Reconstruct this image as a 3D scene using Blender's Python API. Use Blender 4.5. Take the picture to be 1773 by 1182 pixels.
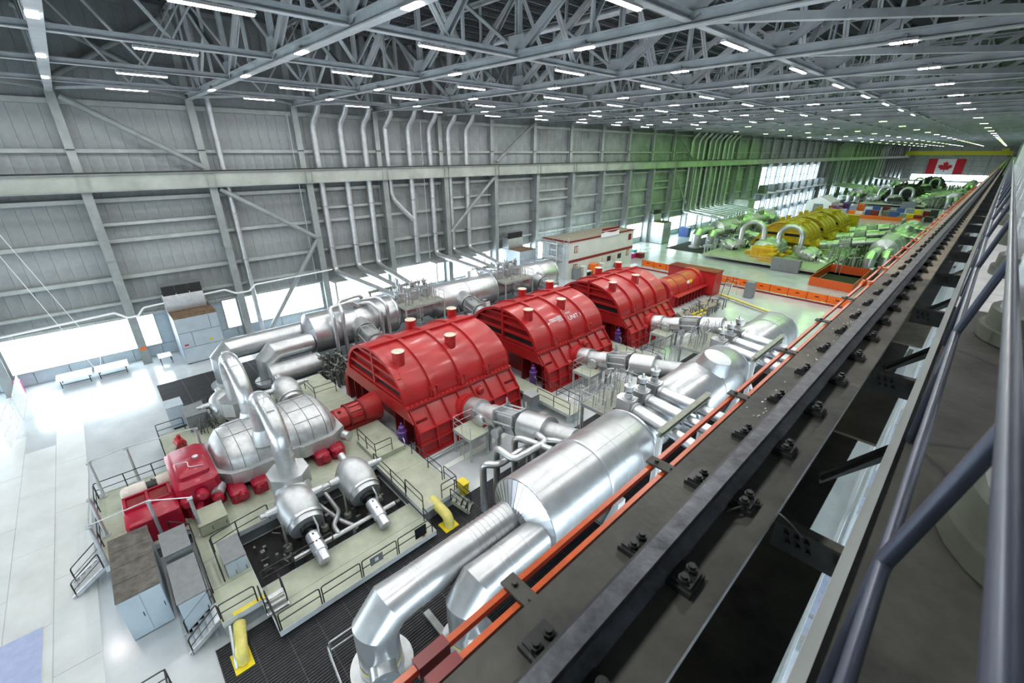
import bpy, math, random
from mathutils import Vector, Matrix
random.seed(7)
for o in list(bpy.data.objects): bpy.data.objects.remove(o)
S = bpy.context.scene
COL = S.collection
R = math.radians
# ------------------------------------------------------------------ camera
HZ, FPX, VPX = 265.5, 757.0, 1755.0
pitch = math.atan2(591 - HZ, FPX)
yaw = math.atan2(VPX - 886.5, math.hypot(FPX, 591 - HZ))
fw = Vector((-math.sin(yaw) * math.cos(pitch), math.cos(yaw) * math.cos(pitch), -math.sin(pitch)))
rt = Vector((math.cos(yaw), math.sin(yaw), 0))
up = rt.cross(fw)
cd = bpy.data.cameras.new('camera'); cam = bpy.data.objects.new('camera', cd); COL.objects.link(cam)
cd.sensor_width = 36; cd.lens = FPX / 1773 * 36; cd.clip_start = 0.05; cd.clip_end = 1200
cd.dof.use_dof = True; cd.dof.focus_distance = 28; cd.dof.aperture_fstop = 2.8
cam.matrix_world = Matrix(((rt.x, up.x, -fw.x, 0), (rt.y, up.y, -fw.y, 0), (rt.z, up.z, -fw.z, 20), (0, 0, 0, 1)))
S.camera = cam
# ------------------------------------------------------------------ world, exposure
w = bpy.data.worlds.new('sky'); S.world = w; w.use_nodes = True
w.node_tree.nodes['Background'].inputs[0].default_value = (0.62, 0.75, 0.9, 1)
w.node_tree.nodes['Background'].inputs[1].default_value = 1.0
S.view_settings.view_transform = 'Standard'; S.view_settings.look = 'None'
S.view_settings.gamma = 1; S.view_settings.use_curve_mapping = False
S.view_settings.exposure = 0.42
S.cycles.max_bounces = 5; S.cycles.diffuse_bounces = 3; S.cycles.glossy_bounces = 2; S.cycles.transmission_bounces = 1; S.cycles.volume_bounces = 0
S.cycles.caustics_reflective = False; S.cycles.caustics_refractive = False; S.cycles.adaptive_threshold = 0.04; S.cycles.light_sampling_threshold = 0.03
LAMP_W, STRIP_W, WIN_E = 330.0, 90.0, 9.0
# ------------------------------------------------------------------ materials
MATS = {}
def mat(name, col, rough=0.5, metal=0.0, var=0.12, scale=3.0, bump=0.0, bscale=20.0, emit=0.0, rvar=0.0, coat=0.0, stain=None):
    m = bpy.data.materials.new(name); m.use_nodes = True
    nt = m.node_tree; N = nt.nodes; L = nt.links; b = N['Principled BSDF']
    b.inputs['Base Color'].default_value = (*col, 1); b.inputs['Roughness'].default_value = rough
    b.inputs['Metallic'].default_value = metal; b.inputs['Coat Weight'].default_value = coat
    b.inputs['Coat Roughness'].default_value = 0.15
    tc = N.new('ShaderNodeTexCoord')
    if var > 0:
        nz = N.new('ShaderNodeTexNoise'); nz.inputs['Scale'].default_value = scale; nz.inputs['Detail'].default_value = 5
        nz.inputs['Roughness'].default_value = 0.65
        L.new(tc.outputs['Object'], nz.inputs['Vector'])
        rp = N.new('ShaderNodeValToRGB'); e = rp.color_ramp.elements
        e[0].position = 0.3; e[1].position = 0.72
        d = stain or tuple(c * (1 - 2 * var) for c in col)
        e[0].color = (*d, 1); e[1].color = (*[min(1, c * (1 + var)) for c in col], 1)
        L.new(nz.outputs['Fac'], rp.inputs['Fac']); L.new(rp.outputs['Color'], b.inputs['Base Color'])
        if rvar > 0:
            mr = N.new('ShaderNodeMapRange'); mr.inputs['To Min'].default_value = max(0.03, rough - rvar); mr.inputs['To Max'].default_value = rough + rvar
            L.new(nz.outputs['Fac'], mr.inputs['Value']); L.new(mr.outputs['Result'], b.inputs['Roughness'])
    if bump > 0:
        n2 = N.new('ShaderNodeTexNoise'); n2.inputs['Scale'].default_value = bscale; n2.inputs['Detail'].default_value = 3
        L.new(tc.outputs['Object'], n2.inputs['Vector'])
        bp = N.new('ShaderNodeBump'); bp.inputs['Strength'].default_value = bump; bp.inputs['Distance'].default_value = 0.05
        L.new(n2.outputs['Fac'], bp.inputs['Height']); L.new(bp.outputs['Normal'], b.inputs['Normal'])
    if emit > 0:
        b.inputs['Emission Color'].default_value = (*col, 1); b.inputs['Emission Strength'].default_value = emit
    MATS[name] = m
    return m
mat('floor_epoxy', (0.50, 0.545, 0.565), 0.20, var=0.10, scale=0.25, rvar=0.10, coat=0.3)
mat('floor_panel', (0.62, 0.65, 0.64), 0.32, var=0.07, scale=0.5, rvar=0.08)
mat('deck_green', (0.40, 0.44, 0.34), 0.45, var=0.12, scale=0.8, rvar=0.1)
mat('deck_edge', (0.55, 0.60, 0.62), 0.45, var=0.08)
mat('grating', (0.055, 0.06, 0.07), 0.45, metal=0.3, var=0.2)
mat('pit_dark', (0.012, 0.012, 0.014), 0.8, var=0.3, scale=2)  # near-black that puts the shade of pits, slots and gratings into colour
mat('silver', (0.58, 0.605, 0.62), 0.32, metal=0.78, var=0.07, scale=1.2, bump=0.015, bscale=1.5, rvar=0.05)
mat('silver_dull', (0.55, 0.575, 0.59), 0.42, metal=0.70, var=0.10, scale=2.0, bump=0.04, bscale=3.0, rvar=0.06)
mat('silver_bright', (0.68, 0.71, 0.75), 0.30, metal=0.80, var=0.05, scale=2.0)
mat('quilt', (0.62, 0.64, 0.65), 0.45, metal=0.65, var=0.14, scale=2.5, bump=0.18, bscale=2.0)
mat('red', (0.42, 0.018, 0.020), 0.36, var=0.10, scale=0.7, rvar=0.06, coat=0.25)
mat('red_dark', (0.20, 0.008, 0.010), 0.45, var=0.2, scale=1.5)
mat('crimson', (0.36, 0.006, 0.03), 0.36, var=0.12, scale=1.5, coat=0.12)
mat('cream', (0.62, 0.58, 0.46), 0.5, var=0.08)
mat('yellow_turbine', (0.62, 0.37, 0.012), 0.4, var=0.14, scale=0.7)
mat('black_turbine', (0.02, 0.025, 0.022), 0.5, var=0.2)
mat('steel_grey', (0.27, 0.30, 0.30), 0.5, var=0.12, scale=0.8)
mat('steel_pale', (0.40, 0.44, 0.43), 0.45, var=0.12, scale=0.6)
mat('steel_olive', (0.28, 0.30, 0.25), 0.5, var=0.15)
mat('truss_paint', (0.55, 0.59, 0.61), 0.45, var=0.14, scale=0.6)
mat('roof_deck', (0.05, 0.058, 0.065), 0.6, var=0.2, scale=0.4)
mat('purlin_paint', (0.17, 0.19, 0.20), 0.5, var=0.15)
mat('siding', (0.31, 0.34, 0.345), 0.5, var=0.22, scale=0.25, bump=0.15, bscale=2.5)
mat('girder_paint', (0.40, 0.44, 0.40), 0.5, var=0.14, scale=0.4)
mat('cabinet_blue', (0.42, 0.50, 0.56), 0.4, var=0.06, scale=1)
mat('cabinet_grey', (0.20, 0.22, 0.23), 0.45, var=0.1)
mat('cabinet_top', (0.12, 0.11, 0.095), 0.6, var=0.3, scale=2.5)
mat('hvac_brown', (0.20, 0.13, 0.07), 0.6, var=0.3, scale=2)
mat('black_metal', (0.012, 0.013, 0.014), 0.4, var=0.1)
mat('dark_metal', (0.045, 0.048, 0.050), 0.42, metal=0.4, var=0.25, scale=3)
mat('machine_grey', (0.16, 0.17, 0.16), 0.45, metal=0.5, var=0.25, scale=4)
mat('galv', (0.55, 0.58, 0.60), 0.38, metal=0.7, var=0.1)
mat('white_paint', (0.78, 0.80, 0.80), 0.4, var=0.05)
mat('warm_white', (0.66, 0.62, 0.56), 0.5, var=0.08)
mat('wall_white', (0.62, 0.66, 0.62), 0.5, var=0.05, scale=0.4)
mat('stripe_red', (0.22, 0.012, 0.014), 0.45, var=0.08)
mat('roof_tan', (0.30, 0.28, 0.22), 0.6, var=0.1)
mat('yellow', (0.75, 0.60, 0.01), 0.4, var=0.08)
mat('yellow_pale', (0.66, 0.60, 0.16), 0.42, var=0.08)
mat('orange', (0.85, 0.16, 0.008), 0.45, var=0.08)
mat('orange_bar', (0.62, 0.10, 0.015), 0.4, var=0.12, scale=8)
mat('purple', (0.10, 0.035, 0.22), 0.4, var=0.1)
mat('magenta', (0.55, 0.02, 0.20), 0.4, var=0.08)
mat('teal', (0.05, 0.45, 0.42), 0.45, var=0.08)
mat('blue', (0.05, 0.10, 0.32), 0.4, var=0.08)
mat('lilac_mat', (0.36, 0.42, 0.62), 0.5, var=0.06)
mat('rail_steel', (0.12, 0.13, 0.15), 0.45, metal=0.6, var=0.3, scale=9, bump=0.05, bscale=30)
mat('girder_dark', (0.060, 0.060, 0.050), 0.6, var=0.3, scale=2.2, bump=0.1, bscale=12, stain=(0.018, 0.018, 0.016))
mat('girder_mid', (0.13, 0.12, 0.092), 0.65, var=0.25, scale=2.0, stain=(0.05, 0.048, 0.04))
mat('collar_olive_shaded', (0.10, 0.115, 0.09), 0.5, var=0.15)  # olive darkened: the shade on the catwalk is put into the colour
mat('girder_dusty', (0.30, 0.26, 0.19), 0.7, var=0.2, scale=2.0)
mat('tube_blue', (0.065, 0.078, 0.115), 0.36, metal=0.35, var=0.12)
mat('flag_red', (0.55, 0.006, 0.03), 0.6, var=0.05)
mat('flag_white', (0.80, 0.82, 0.86), 0.6, var=0.03)
mat('crane_yellow', (0.62, 0.66, 0.03), 0.4, var=0.06)
mat('lamp_white', (1.0, 0.98, 0.96), 0.4, var=0, emit=14)
mat('lamp_green', (0.72, 1.0, 0.42), 0.4, var=0, emit=9)
for n_ in ('lamp_white', 'lamp_green'): MATS[n_].cycles.emission_sampling = 'NONE'
mat('window_light', (0.80, 0.92, 1.0), 0.4, var=0, emit=WIN_E)
mat('screen_blue', (0.30, 0.38, 0.52), 0.35, var=0.1)
# ------------------------------------------------------------------ mesh helpers
def V(*a): return Vector(a)
def basis(d):
    d = Vector(d).normalized()
    a = Vector((0, 0, 1)) if abs(d.z) < 0.95 else Vector((0, 1, 0))
    u = a.cross(d).normalized(); v = d.cross(u)
    return d, u, v
class MB:
    def __init__(s): s.v = []; s.f = []
    def box(s, x0, x1, y0, y1, z0, z1):
        n = len(s.v)
        s.v += [(x0, y0, z0), (x1, y0, z0), (x1, y1, z0), (x0, y1, z0), (x0, y0, z1), (x1, y0, z1), (x1, y1, z1), (x0, y1, z1)]
        s.f += [tuple(n + i for i in q) for q in ((3, 2, 1, 0), (4, 5, 6, 7), (0, 1, 5, 4), (1, 2, 6, 5), (2, 3, 7, 6), (3, 0, 4, 7))]
        return s
    def bar(s, p, q, w, h, upv=(0, 0, 1)):
        p = Vector(p); q = Vector(q); d = (q - p).normalized(); upv = Vector(upv)
        if abs(d.dot(upv)) > 0.98: upv = Vector((1, 0, 0))
        u = d.cross(upv).normalized(); v = u.cross(d)
        n = len(s.v)
        for c in (p, q):
            for a, b in ((-1, -1), (1, -1), (1, 1), (-1, 1)): s.v.append(tuple(c + u * (a * w / 2) + v * (b * h / 2)))
        s.f += [tuple(n + i for i in qd) for qd in ((3, 2, 1, 0), (4, 5, 6, 7), (0, 1, 5, 4), (1, 2, 6, 5), (2, 3, 7, 6), (3, 0, 4, 7))]
        return s
    def ibeam(s, p, q, w, h, t=0.04, upv=(0, 0, 1)):
        p = Vector(p); q = Vector(q); d = (q - p).normalized(); upv = Vector(upv)
        if abs(d.dot(upv)) > 0.98: upv = Vector((1, 0, 0))
        u = d.cross(upv).normalized(); v = u.cross(d)
        for sg in (-1, 1): s.bar(p + v * sg * (h / 2 - t / 2), q + v * sg * (h / 2 - t / 2), w, t, v)
        s.bar(p, q, t, h - 2 * t, v)
        return s
    def tube(s, pts, r, n=12, caps=True, closed=False):
        P = [Vector(p) for p in pts]; m = len(P); rs = r if isinstance(r, (list, tuple)) else [r] * m
        st = len(s.v); u = None
        for i, p in enumerate(P):
            if closed: d = P[(i + 1) % m] - P[i - 1]
            else: d = P[min(i + 1, m - 1)] - P[max(i - 1, 0)]
            d.normalize()
            if u is None: _, u, v = basis(d)
            else:
                u = (u - d * u.dot(d)).normalized(); v = d.cross(u)
            for k in range(n):
                a = 2 * math.pi * k / n
                s.v.append(tuple(p + (u * math.cos(a) + v * math.sin(a)) * rs[i]))
        for i in range(m if closed else m - 1):
            j = (i + 1) % m
            for k in range(n):
                l = (k + 1) % n
                s.f.append((st + i * n + k, st + i * n + l, st + j * n + l, st + j * n + k))
        if caps and not closed:
            s.f.append(tuple(st + k for k in reversed(range(n)))); s.f.append(tuple(st + (m - 1) * n + k for k in range(n)))
        return s
    def lathe(s, prof, o, d, n=24, caps=True):
        o = Vector(o); d, u, v = basis(d); st = len(s.v); m = len(prof)
        for t, r in prof:
            for k in range(n):
                a = 2 * math.pi * k / n
                s.v.append(tuple(o + d * t + (u * math.cos(a) + v * math.sin(a)) * max(r, 1e-4)))
        for i in range(m - 1):
            for k in range(n):
                l = (k + 1) % n
                s.f.append((st + i * n + k, st + i * n + l, st + (i + 1) * n + l, st + (i + 1) * n + k))
        if caps:
            s.f.append(tuple(st + k for k in reversed(range(n)))); s.f.append(tuple(st + (m - 1) * n + k for k in range(n)))
        return s
    def prism(s, poly, o, u, v, wv):
        o = Vector(o); u = Vector(u); v = Vector(v); wv = Vector(wv); n = len(poly); st = len(s.v)
        for k in (0, 1):
            for a, b in poly: s.v.append(tuple(o + u * a + v * b + wv * k))
        s.f.append(tuple(st + i for i in reversed(range(n)))); s.f.append(tuple(st + n + i for i in range(n)))
        for i in range(n):
            j = (i + 1) % n; s.f.append((st + i, st + j, st + n + j, st + n + i))
        return s
    def loft(s, rings, caps=True):
        st = len(s.v); n = len(rings[0])
        for r in rings: s.v += [tuple(p) for p in r]
        for i in range(len(rings) - 1):
            for k in range(n):
                l = (k + 1) % n
                s.f.append((st + i * n + k, st + i * n + l, st + (i + 1) * n + l, st + (i + 1) * n + k))
        if caps:
            s.f.append(tuple(st + k for k in reversed(range(n)))); s.f.append(tuple(st + (len(rings) - 1) * n + k for k in range(n)))
        return s
    def mesh(s, name, m, ang=38):
        me = bpy.data.meshes.new(name); me.from_pydata(s.v, [], s.f); me.update()
        me.materials.append(MATS[m])
        me.polygons.foreach_set('use_smooth', [True] * len(me.polygons))
        me.set_sharp_from_angle(angle=R(ang))
        return me
def tag(o, label, cat, group=None, kind=None):
    if label: o['label'] = label
    if cat: o['category'] = cat
    if group: o['group'] = group
    if kind: o['kind'] = kind
    return o
def thing(name, label, cat, loc=(0, 0, 0), group=None, kind=None):
    o = bpy.data.objects.new(name, None); COL.objects.link(o); o.location = loc; o.empty_display_size = 0.2
    return tag(o, label, cat, group, kind)
def part(mb, name, m, parent, label=None, ang=38):
    me = mb if isinstance(mb, bpy.types.Mesh) else mb.mesh(name, m, ang)
    o = bpy.data.objects.new(name, me); COL.objects.link(o); o.parent = parent
    # geometry is written in world coordinates; undo the parent's own offset
    o.matrix_parent_inverse = Matrix.Translation(-world_of(parent))
    if label: o['label'] = label
    return o
def world_of(o):
    # every mesh part has its origin at the world origin, every Empty sits at its location
    return Vector(o.location) if o.type == 'EMPTY' else Vector((0, 0, 0))
def solo(mb, name, m, label, cat, group=None, kind=None, ang=38):
    o = bpy.data.objects.new(name, mb.mesh(name, m, ang)); COL.objects.link(o)
    return tag(o, label, cat, group, kind)
def struct(mb, name, m, ang=38):
    return solo(mb, name, m, None, None, None, 'structure', ang)
def stuct_empty(name, loc=(0, 0, 0)):
    return thing(name, None, None, loc, None, 'structure')
def dup(root, delta, label=None, group=None, swap=None, name=None):
    delta = Vector(delta)
    r = root.copy(); COL.objects.link(r); r.location = Vector(root.location) + delta
    if label: r['label'] = label
    if group: r['group'] = group
    def recolor(o):
        if swap and o.type in ('MESH', 'FONT'):
            for sl in o.material_slots:
                if sl.material and sl.material.name in swap:
                    nm = swap[sl.material.name]; sl.link = 'OBJECT'; sl.material = MATS[nm]
    recolor(r)
    def rec(a, b):
        for ch in list(a.children):
            c = ch.copy(); COL.objects.link(c); c.parent = b; c.matrix_parent_inverse = ch.matrix_parent_inverse.copy(); recolor(c); rec(ch, c)
    rec(root, r)
    return r
def arc(c, r, a0, a1, n, plane='xz'):
    out = []
    for i in range(n + 1):
        a = R(a0 + (a1 - a0) * i / n); ca, sa = math.cos(a) * r, math.sin(a) * r
        if plane == 'xz': out.append((c[0] + ca, c[1], c[2] + sa))
        elif plane == 'yz': out.append((c[0], c[1] + ca, c[2] + sa))
        else: out.append((c[0] + ca, c[1] + sa, c[2]))
    return out
def bend(pts, r, n=6):
    """polyline with rounded corners of radius r"""
    P = [Vector(p) for p in pts]; out = [P[0]]
    for i in range(1, len(P) - 1):
        a, b, c = P[i - 1], P[i], P[i + 1]
        d1 = (a - b); d2 = (c - b); t = min(r, d1.length * 0.48, d2.length * 0.48)
        p1 = b + d1.normalized() * t; p2 = b + d2.normalized() * t
        for k in range(n + 1):
            s = k / n; out.append(p1 * (1 - s) ** 2 + b * 2 * s * (1 - s) + p2 * s ** 2)
    out.append(P[-1]); return out
def rings_on(path, r, idx, h=0.02):
    """thin band around a pipe at the given world point/direction"""
    mb = MB()
    for p, d in idx: mb.lathe([(-0.03, r), (-0.03, r + h), (0.03, r + h), (0.03, r)], p, d, 24, False)
    return mb
CL = -29.0
ORD = 'first second third fourth fifth sixth seventh eighth ninth tenth eleventh twelfth thirteenth fourteenth fifteenth sixteenth seventeenth eighteenth nineteenth twentieth'.split()
def ordw(n): return ORD[n] if n < 20 else ('twenty-' + ORD[n - 20] if n < 29 else ('thirty-' + ORD[n - 30] if 30 <= n < 39 else ('thirtieth' if n == 29 else ('fortieth' if n == 39 else 'forty-' + ORD[n - 40]))))

# ================================================================== SETTING
YC = [0.7 + 9.72 * k for k in range(-2, 50)]          # column lines
YEND, YBACK, XW, XR = 486.0, -22.0, -57.1, 7.0
NEAR = [y for y in YC if y < 112]
# ---- floor
floor = struct(MB().box(XW - 0.3, XR, YBACK, YEND, -0.3, 0), 'floor', 'floor_epoxy')
ys = [-12.8, -11.2, -9.4, -7.8, -6.15, -4.55]
for i in range(len(ys) - 1):
    x = -46.0 + (i % 2) * 3
    while x < -16:
        L_ = 6.2
        part(MB().box(x + 0.015, min(x + L_, -14.6) - 0.015, ys[i] + 0.015, ys[i + 1] - 0.015, 0, 0.012), 'floor_panel', 'floor_panel', floor)
        x += L_
part(MB().box(-24.5, -20.9, -10.2, -6.5, 0.012, 0.022), 'floor_mat', 'lilac_mat', floor, 'pale blue floor mat')
# ---- gratings beside the machine, on black sheets painted as the dark below
g = MB().box(-17.8, -8.0, -1.0, 50, 0.002, 0.006)
gr = struct(g, 'floor_grating', 'pit_dark')
bars = MB()
x = -17.78
while x < -8.1:
    bars.box(x, x + 0.035, -1.0, 26, 0.006, 0.03); x += 0.13
for k in range(22): bars.box(-17.8, -8.0, -1.0 + k * 1.25, -0.97 + k * 1.25, 0.006, 0.032)
o = part(bars, 'grating_bars', 'grating', gr); o['kind'] = 'stuff'
gl = struct(MB().box(-49, -38.6, 0.6, 50, 0.002, 0.012), 'floor_grating', 'pit_dark')
bars = MB()
for k in range(12): bars.box(-49, -38.6, 0.6 + k * 1.9, 0.63 + k * 1.9, 0.012, 0.02)
for k in range(9): bars.box(-49 + k * 1.25, -48.98 + k * 1.25, 0.6, 24, 0.012, 0.02)
o = part(bars, 'grating_bars', 'grating', gl); o['kind'] = 'stuff'
# ---- left wall: siding sheets, girts, columns, windows
wl = struct(MB().box(XW - 0.3, XW - 0.16, YBACK, YEND, 0, 32.5), 'wall_left', 'siding')
ZS = [(4.75, 8.9), (8.95, 12.4), (12.45, 16.0), (16.05, 20.3), (20.35, 25.0), (25.05, 32.0)]
sheet = {}
def sheets(y0, y1, z0, z1, step=0.97):
    y = y0
    while y < y1 - 0.2:
        key = (z0, z1, round(min(step, y1 - y), 2))
        if key not in sheet:
            w_ = key[2]; t = MB()
            t.prism([(0, 0), (0.012, 0.03), (w_ * 0.5, 0.04), (w_ - 0.015, 0.03), (w_ - 0.004, 0)], (XW - 0.16, 0, z0), (0, 1, 0), (1, 0, 0), (0, 0, z1 - z0))
            sheet[key] = t.mesh('siding_sheet', 'siding')
        o = part(sheet[key], 'siding_sheet', 'siding', wl); o.location = (0, y, 0)
        y += step
for i in range(len(NEAR) - 1):
    ya, yb = NEAR[i], NEAR[i + 1]
    if yb < 60:
        for z0, z1 in ((4.75, 16.0), (16.05, 25.0), (25.05, 32.0)): sheets(ya, yb, z0, z1, 9.72 / (10 if yb < 30 else 5))
far = MB()
y = 59.0
while y < YEND:
    far.prism([(0, 0), (0.05, 0.05), (0.97, 0.06), (1.9, 0)], (XW - 0.16, y, 4.75), (0, 1, 0), (1, 0, 0), (0, 0, 27.3)); y += 1.944
o = part(far, 'siding_far', 'siding', wl); o['kind'] = 'stuff'
# dado and window strip
WN = [0]
def window(y0, y1, z0=1.35, z1=4.6, n=1):
    WN[0] += 1
    wn = struct(MB().box(XW - 0.15, XW - 0.1, y0, y1, z0, z1), 'window_%d' % WN[0], 'window_light')
    fr = MB(); t = 0.12
    fr.box(XW - 0.12, XW + 0.06, y0, y1, z0 - t, z0); fr.box(XW - 0.12, XW + 0.06, y0, y1, z1, z1 + t)
    fr.box(XW - 0.12, XW + 0.06, y0 - t, y0, z0, z1); fr.box(XW - 0.12, XW + 0.06, y1, y1 + t, z0, z1)
    part(fr, 'window_frame', 'steel_pale', wn)
    if n > 1:
        mm = MB()
        for k in range(1, n): yy = y0 + (y1 - y0) * k / n; mm.box(XW - 0.12, XW - 0.04, yy - 0.03, yy + 0.03, z0, z1)
        part(mm, 'mullion', 'steel_pale', wn)
for i, ya in enumerate(YC[:-1]):
    yb = YC[i + 1]
    if ya > YEND - 10: break
    if abs(ya - 0.7) < 0.1: window(ya + 0.35, ya + 1.7); window(yb - 1.7, yb - 0.2)
    elif 58 < ya < 78: window(ya + 0.3, yb - 0.3, 1.35, 4.6)
    elif ya < 230: window(ya + 0.3, yb - 0.3)
    elif int(i) % 2: window(ya + 0.3, yb - 0.3)
for k in range(7): window(171 + k * 9.6, 171 + k * 9.6 + 8.6, 8.5, 15.6, 4)
dado = MB(); y = YBACK
while y < 60: dado.box(XW - 0.16, XW - 0.05, y + 0.02, y + 2.4, 0.02, 1.2); y += 2.43
dado.box(XW - 0.16, XW - 0.05, 60, YEND, 0.02, 1.2)
dado.box(XW - 0.15, XW - 0.04, 2.4, 8.7, 1.25, 4.7)
part(dado, 'dado_panel', 'cabinet_blue', wl)
for i, ya in enumerate(YC[:-1]):
    yb = YC[i + 1]
    if ya > YEND - 10: break
    if ya < 110:
        for z, h in ((4.85, 0.16), (6.4, 0.2), (8.9, 0.28), (12.4, 0.28), (13.9, 0.22), (16.1, 0.3), (20.3, 0.26), (24.2, 0.35)):
            if z == 13.9 and i % 2: continue
            gm = MB().box(XW - 0.1, XW + 0.42, ya + 0.2, yb - 0.2, z, z + 0.06); gm.box(XW - 0.1, XW + 0.04, ya + 0.2, yb - 0.2, z - h, z)
            gm.box(XW + 0.36, XW + 0.42, ya + 0.2, yb - 0.2, z - h, z)
            part(gm, 'girt', 'steel_pale', wl)
gm = MB()
for z in (6.4, 8.9, 12.4, 16.1, 20.3, 24.2): gm.box(XW - 0.1, XW + 0.28, 110, YEND, z - 0.2, z + 0.06)
part(gm, 'girt_far', 'steel_pale', wl)['kind'] = 'stuff'
# columns
lowm = {}
def column(y, near):
    c = stuct_empty('wall_column', (XW + 0.6, y, 0))
    lo = MB()
    lo.box(XW + 0.05, XW + 1.55, y - 0.025, y + 0.025, 0, 16.8)
    lo.box(XW + 1.5, XW + 1.56, y - 0.36, y + 0.36, 0, 16.8); lo.box(XW + 0.02, XW + 0.08, y - 0.36, y + 0.36, 0, 16.8)
    part(lo, 'lower_shaft', 'steel_grey', c)
    hi = MB()
    hi.box(XW + 0.05, XW + 0.6, y - 0.02, y + 0.02, 16.8, 25.2); hi.box(XW + 0.58, XW + 0.63, y - 0.32, y + 0.32, 16.8, 25.2); hi.box(XW + 0.02, XW + 0.06, y - 0.32, y + 0.32, 16.8, 32)
    part(hi, 'upper_shaft', 'steel_pale', c)
    if near:
        part(MB().box(XW + 0.0, XW + 1.75, y - 0.4, y + 0.4, 0, 0.08), 'base_plate', 'steel_grey', c)
        part(MB().box(XW + 0.0, XW + 0.75, y - 0.3, y + 0.3, 20.25, 20.33), 'splice_plate', 'dark_metal', c)
        part(MB().box(XW + 0.0, XW + 1.65, y - 0.32, y + 0.32, 10.6, 10.68), 'splice_plate', 'steel_grey', c)
for y in YC:
    if y < YEND - 3: column(y, y < 112)
# crane girder on the left wall
def girder(y0, y1, xc):
    gi = stuct_empty('crane_girder_beam', (xc, y0, 16.8))
    gb = MB().box(xc - 0.03, xc + 0.03, y0, y1, 16.86, 18.24); part(gb, 'web', 'girder_paint', gi)
    part(MB().box(xc - 0.28, xc + 0.28, y0, y1, 16.8, 16.86), 'bottom_flange', 'steel_grey', gi)
    part(MB().box(xc - 0.45, xc + 0.28, y0, y1, 18.24, 18.31), 'top_flange', 'steel_grey', gi)
    part(MB().box(xc - 0.06, xc + 0.06, y0, y1, 18.31, 18.45), 'rail', 'dark_metal', gi)
    for y in YC:
        if y0 < y < min(y1, 112):
            for d in (-0.35, 0.35): part(MB().box(xc - 0.26, xc + 0.26, y + d - 0.015, y + d + 0.015, 16.86, 18.24), 'stiffener', 'girder_paint', gi)
girder(YBACK, YEND, XW + 1.65)
# wall bracing tubes
def brace(pa, pb, name='wall_brace'):
    return struct(MB().tube([pa, pb], 0.24, 12), name, 'steel_grey')
XB = XW + 1.4
for pa, pb in (((XB, 1.2, 24.4), (XB, 10.1, 18.7)), ((XB, 11, 16.6), (XB, 19.9, 10.6)), ((XB, 19.9, 10.2), (XB, 12.6, 0.4)), ((XB, 58.0, 24.6), (XB, 49.5, 18.8)), ((XB, 49.0, 16.5), (XB, 40.0, 9.0)),
               ((XB, 107, 24.4), (XB, 116, 18.7)), ((XB, 107, 16), (XB, 116, 8)), ((XB, 0.3, 30.5), (XB, 9.5, 25.6)), ((XB, 9.6, 31), (XB, 0.9, 25.6))): brace(pa, pb)
# ---- end walls, right wall
we = struct(MB().box(XW, XR, YEND, YEND + 0.3, 0, 32.5), 'wall_end', 'steel_pale')
for k in range(6): part(MB().box(XW, XR, YEND - 0.15, YEND, 4.5 + k * 3.4, 4.75 + k * 3.4), 'girt', 'steel_grey', we)
for k in range(7): part(MB().box(XW + 4 + k * 8.5, XW + 4.4 + k * 8.5, YEND - 0.4, YEND, 0, 25), 'wind_post', 'steel_grey', we)
wn = struct(MB().box(XW + 6, -3, YEND - 0.06, YEND - 0.02, 1, 5), 'window_30', 'window_light')
struct(MB().box(XW, XR, YBACK - 0.3, YBACK, 0, 32.5), 'wall_back', 'siding')
for k in range(6): struct(MB().box(XW + 3 + k * 9.2, XW + 11.6 + k * 9.2, YBACK + 0.02, YBACK + 0.06, 1.4, 4.6), 'window_%d' % (60 + k), 'window_light')  # unseen windows added to light the faces turned to the back wall
wr = struct(MB().box(1.75, 1.95, YBACK, YEND, 18.0, 32.5), 'wall_right', 'siding')
struct(MB().box(XR, XR + 0.2, YBACK, YEND, 0, 18.0), 'wall_right', 'siding')
struct(MB().box(1.75, XR, YBACK, YEND, 17.9, 18.0), 'ceiling', 'siding')
for k in range(8):
    struct(MB().box(XR - 0.06, XR - 0.02, -11 + k * 9.7, -2 + k * 9.7, 1.0, 4.6), 'window_%d' % (40 + k), 'window_light')
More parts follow.
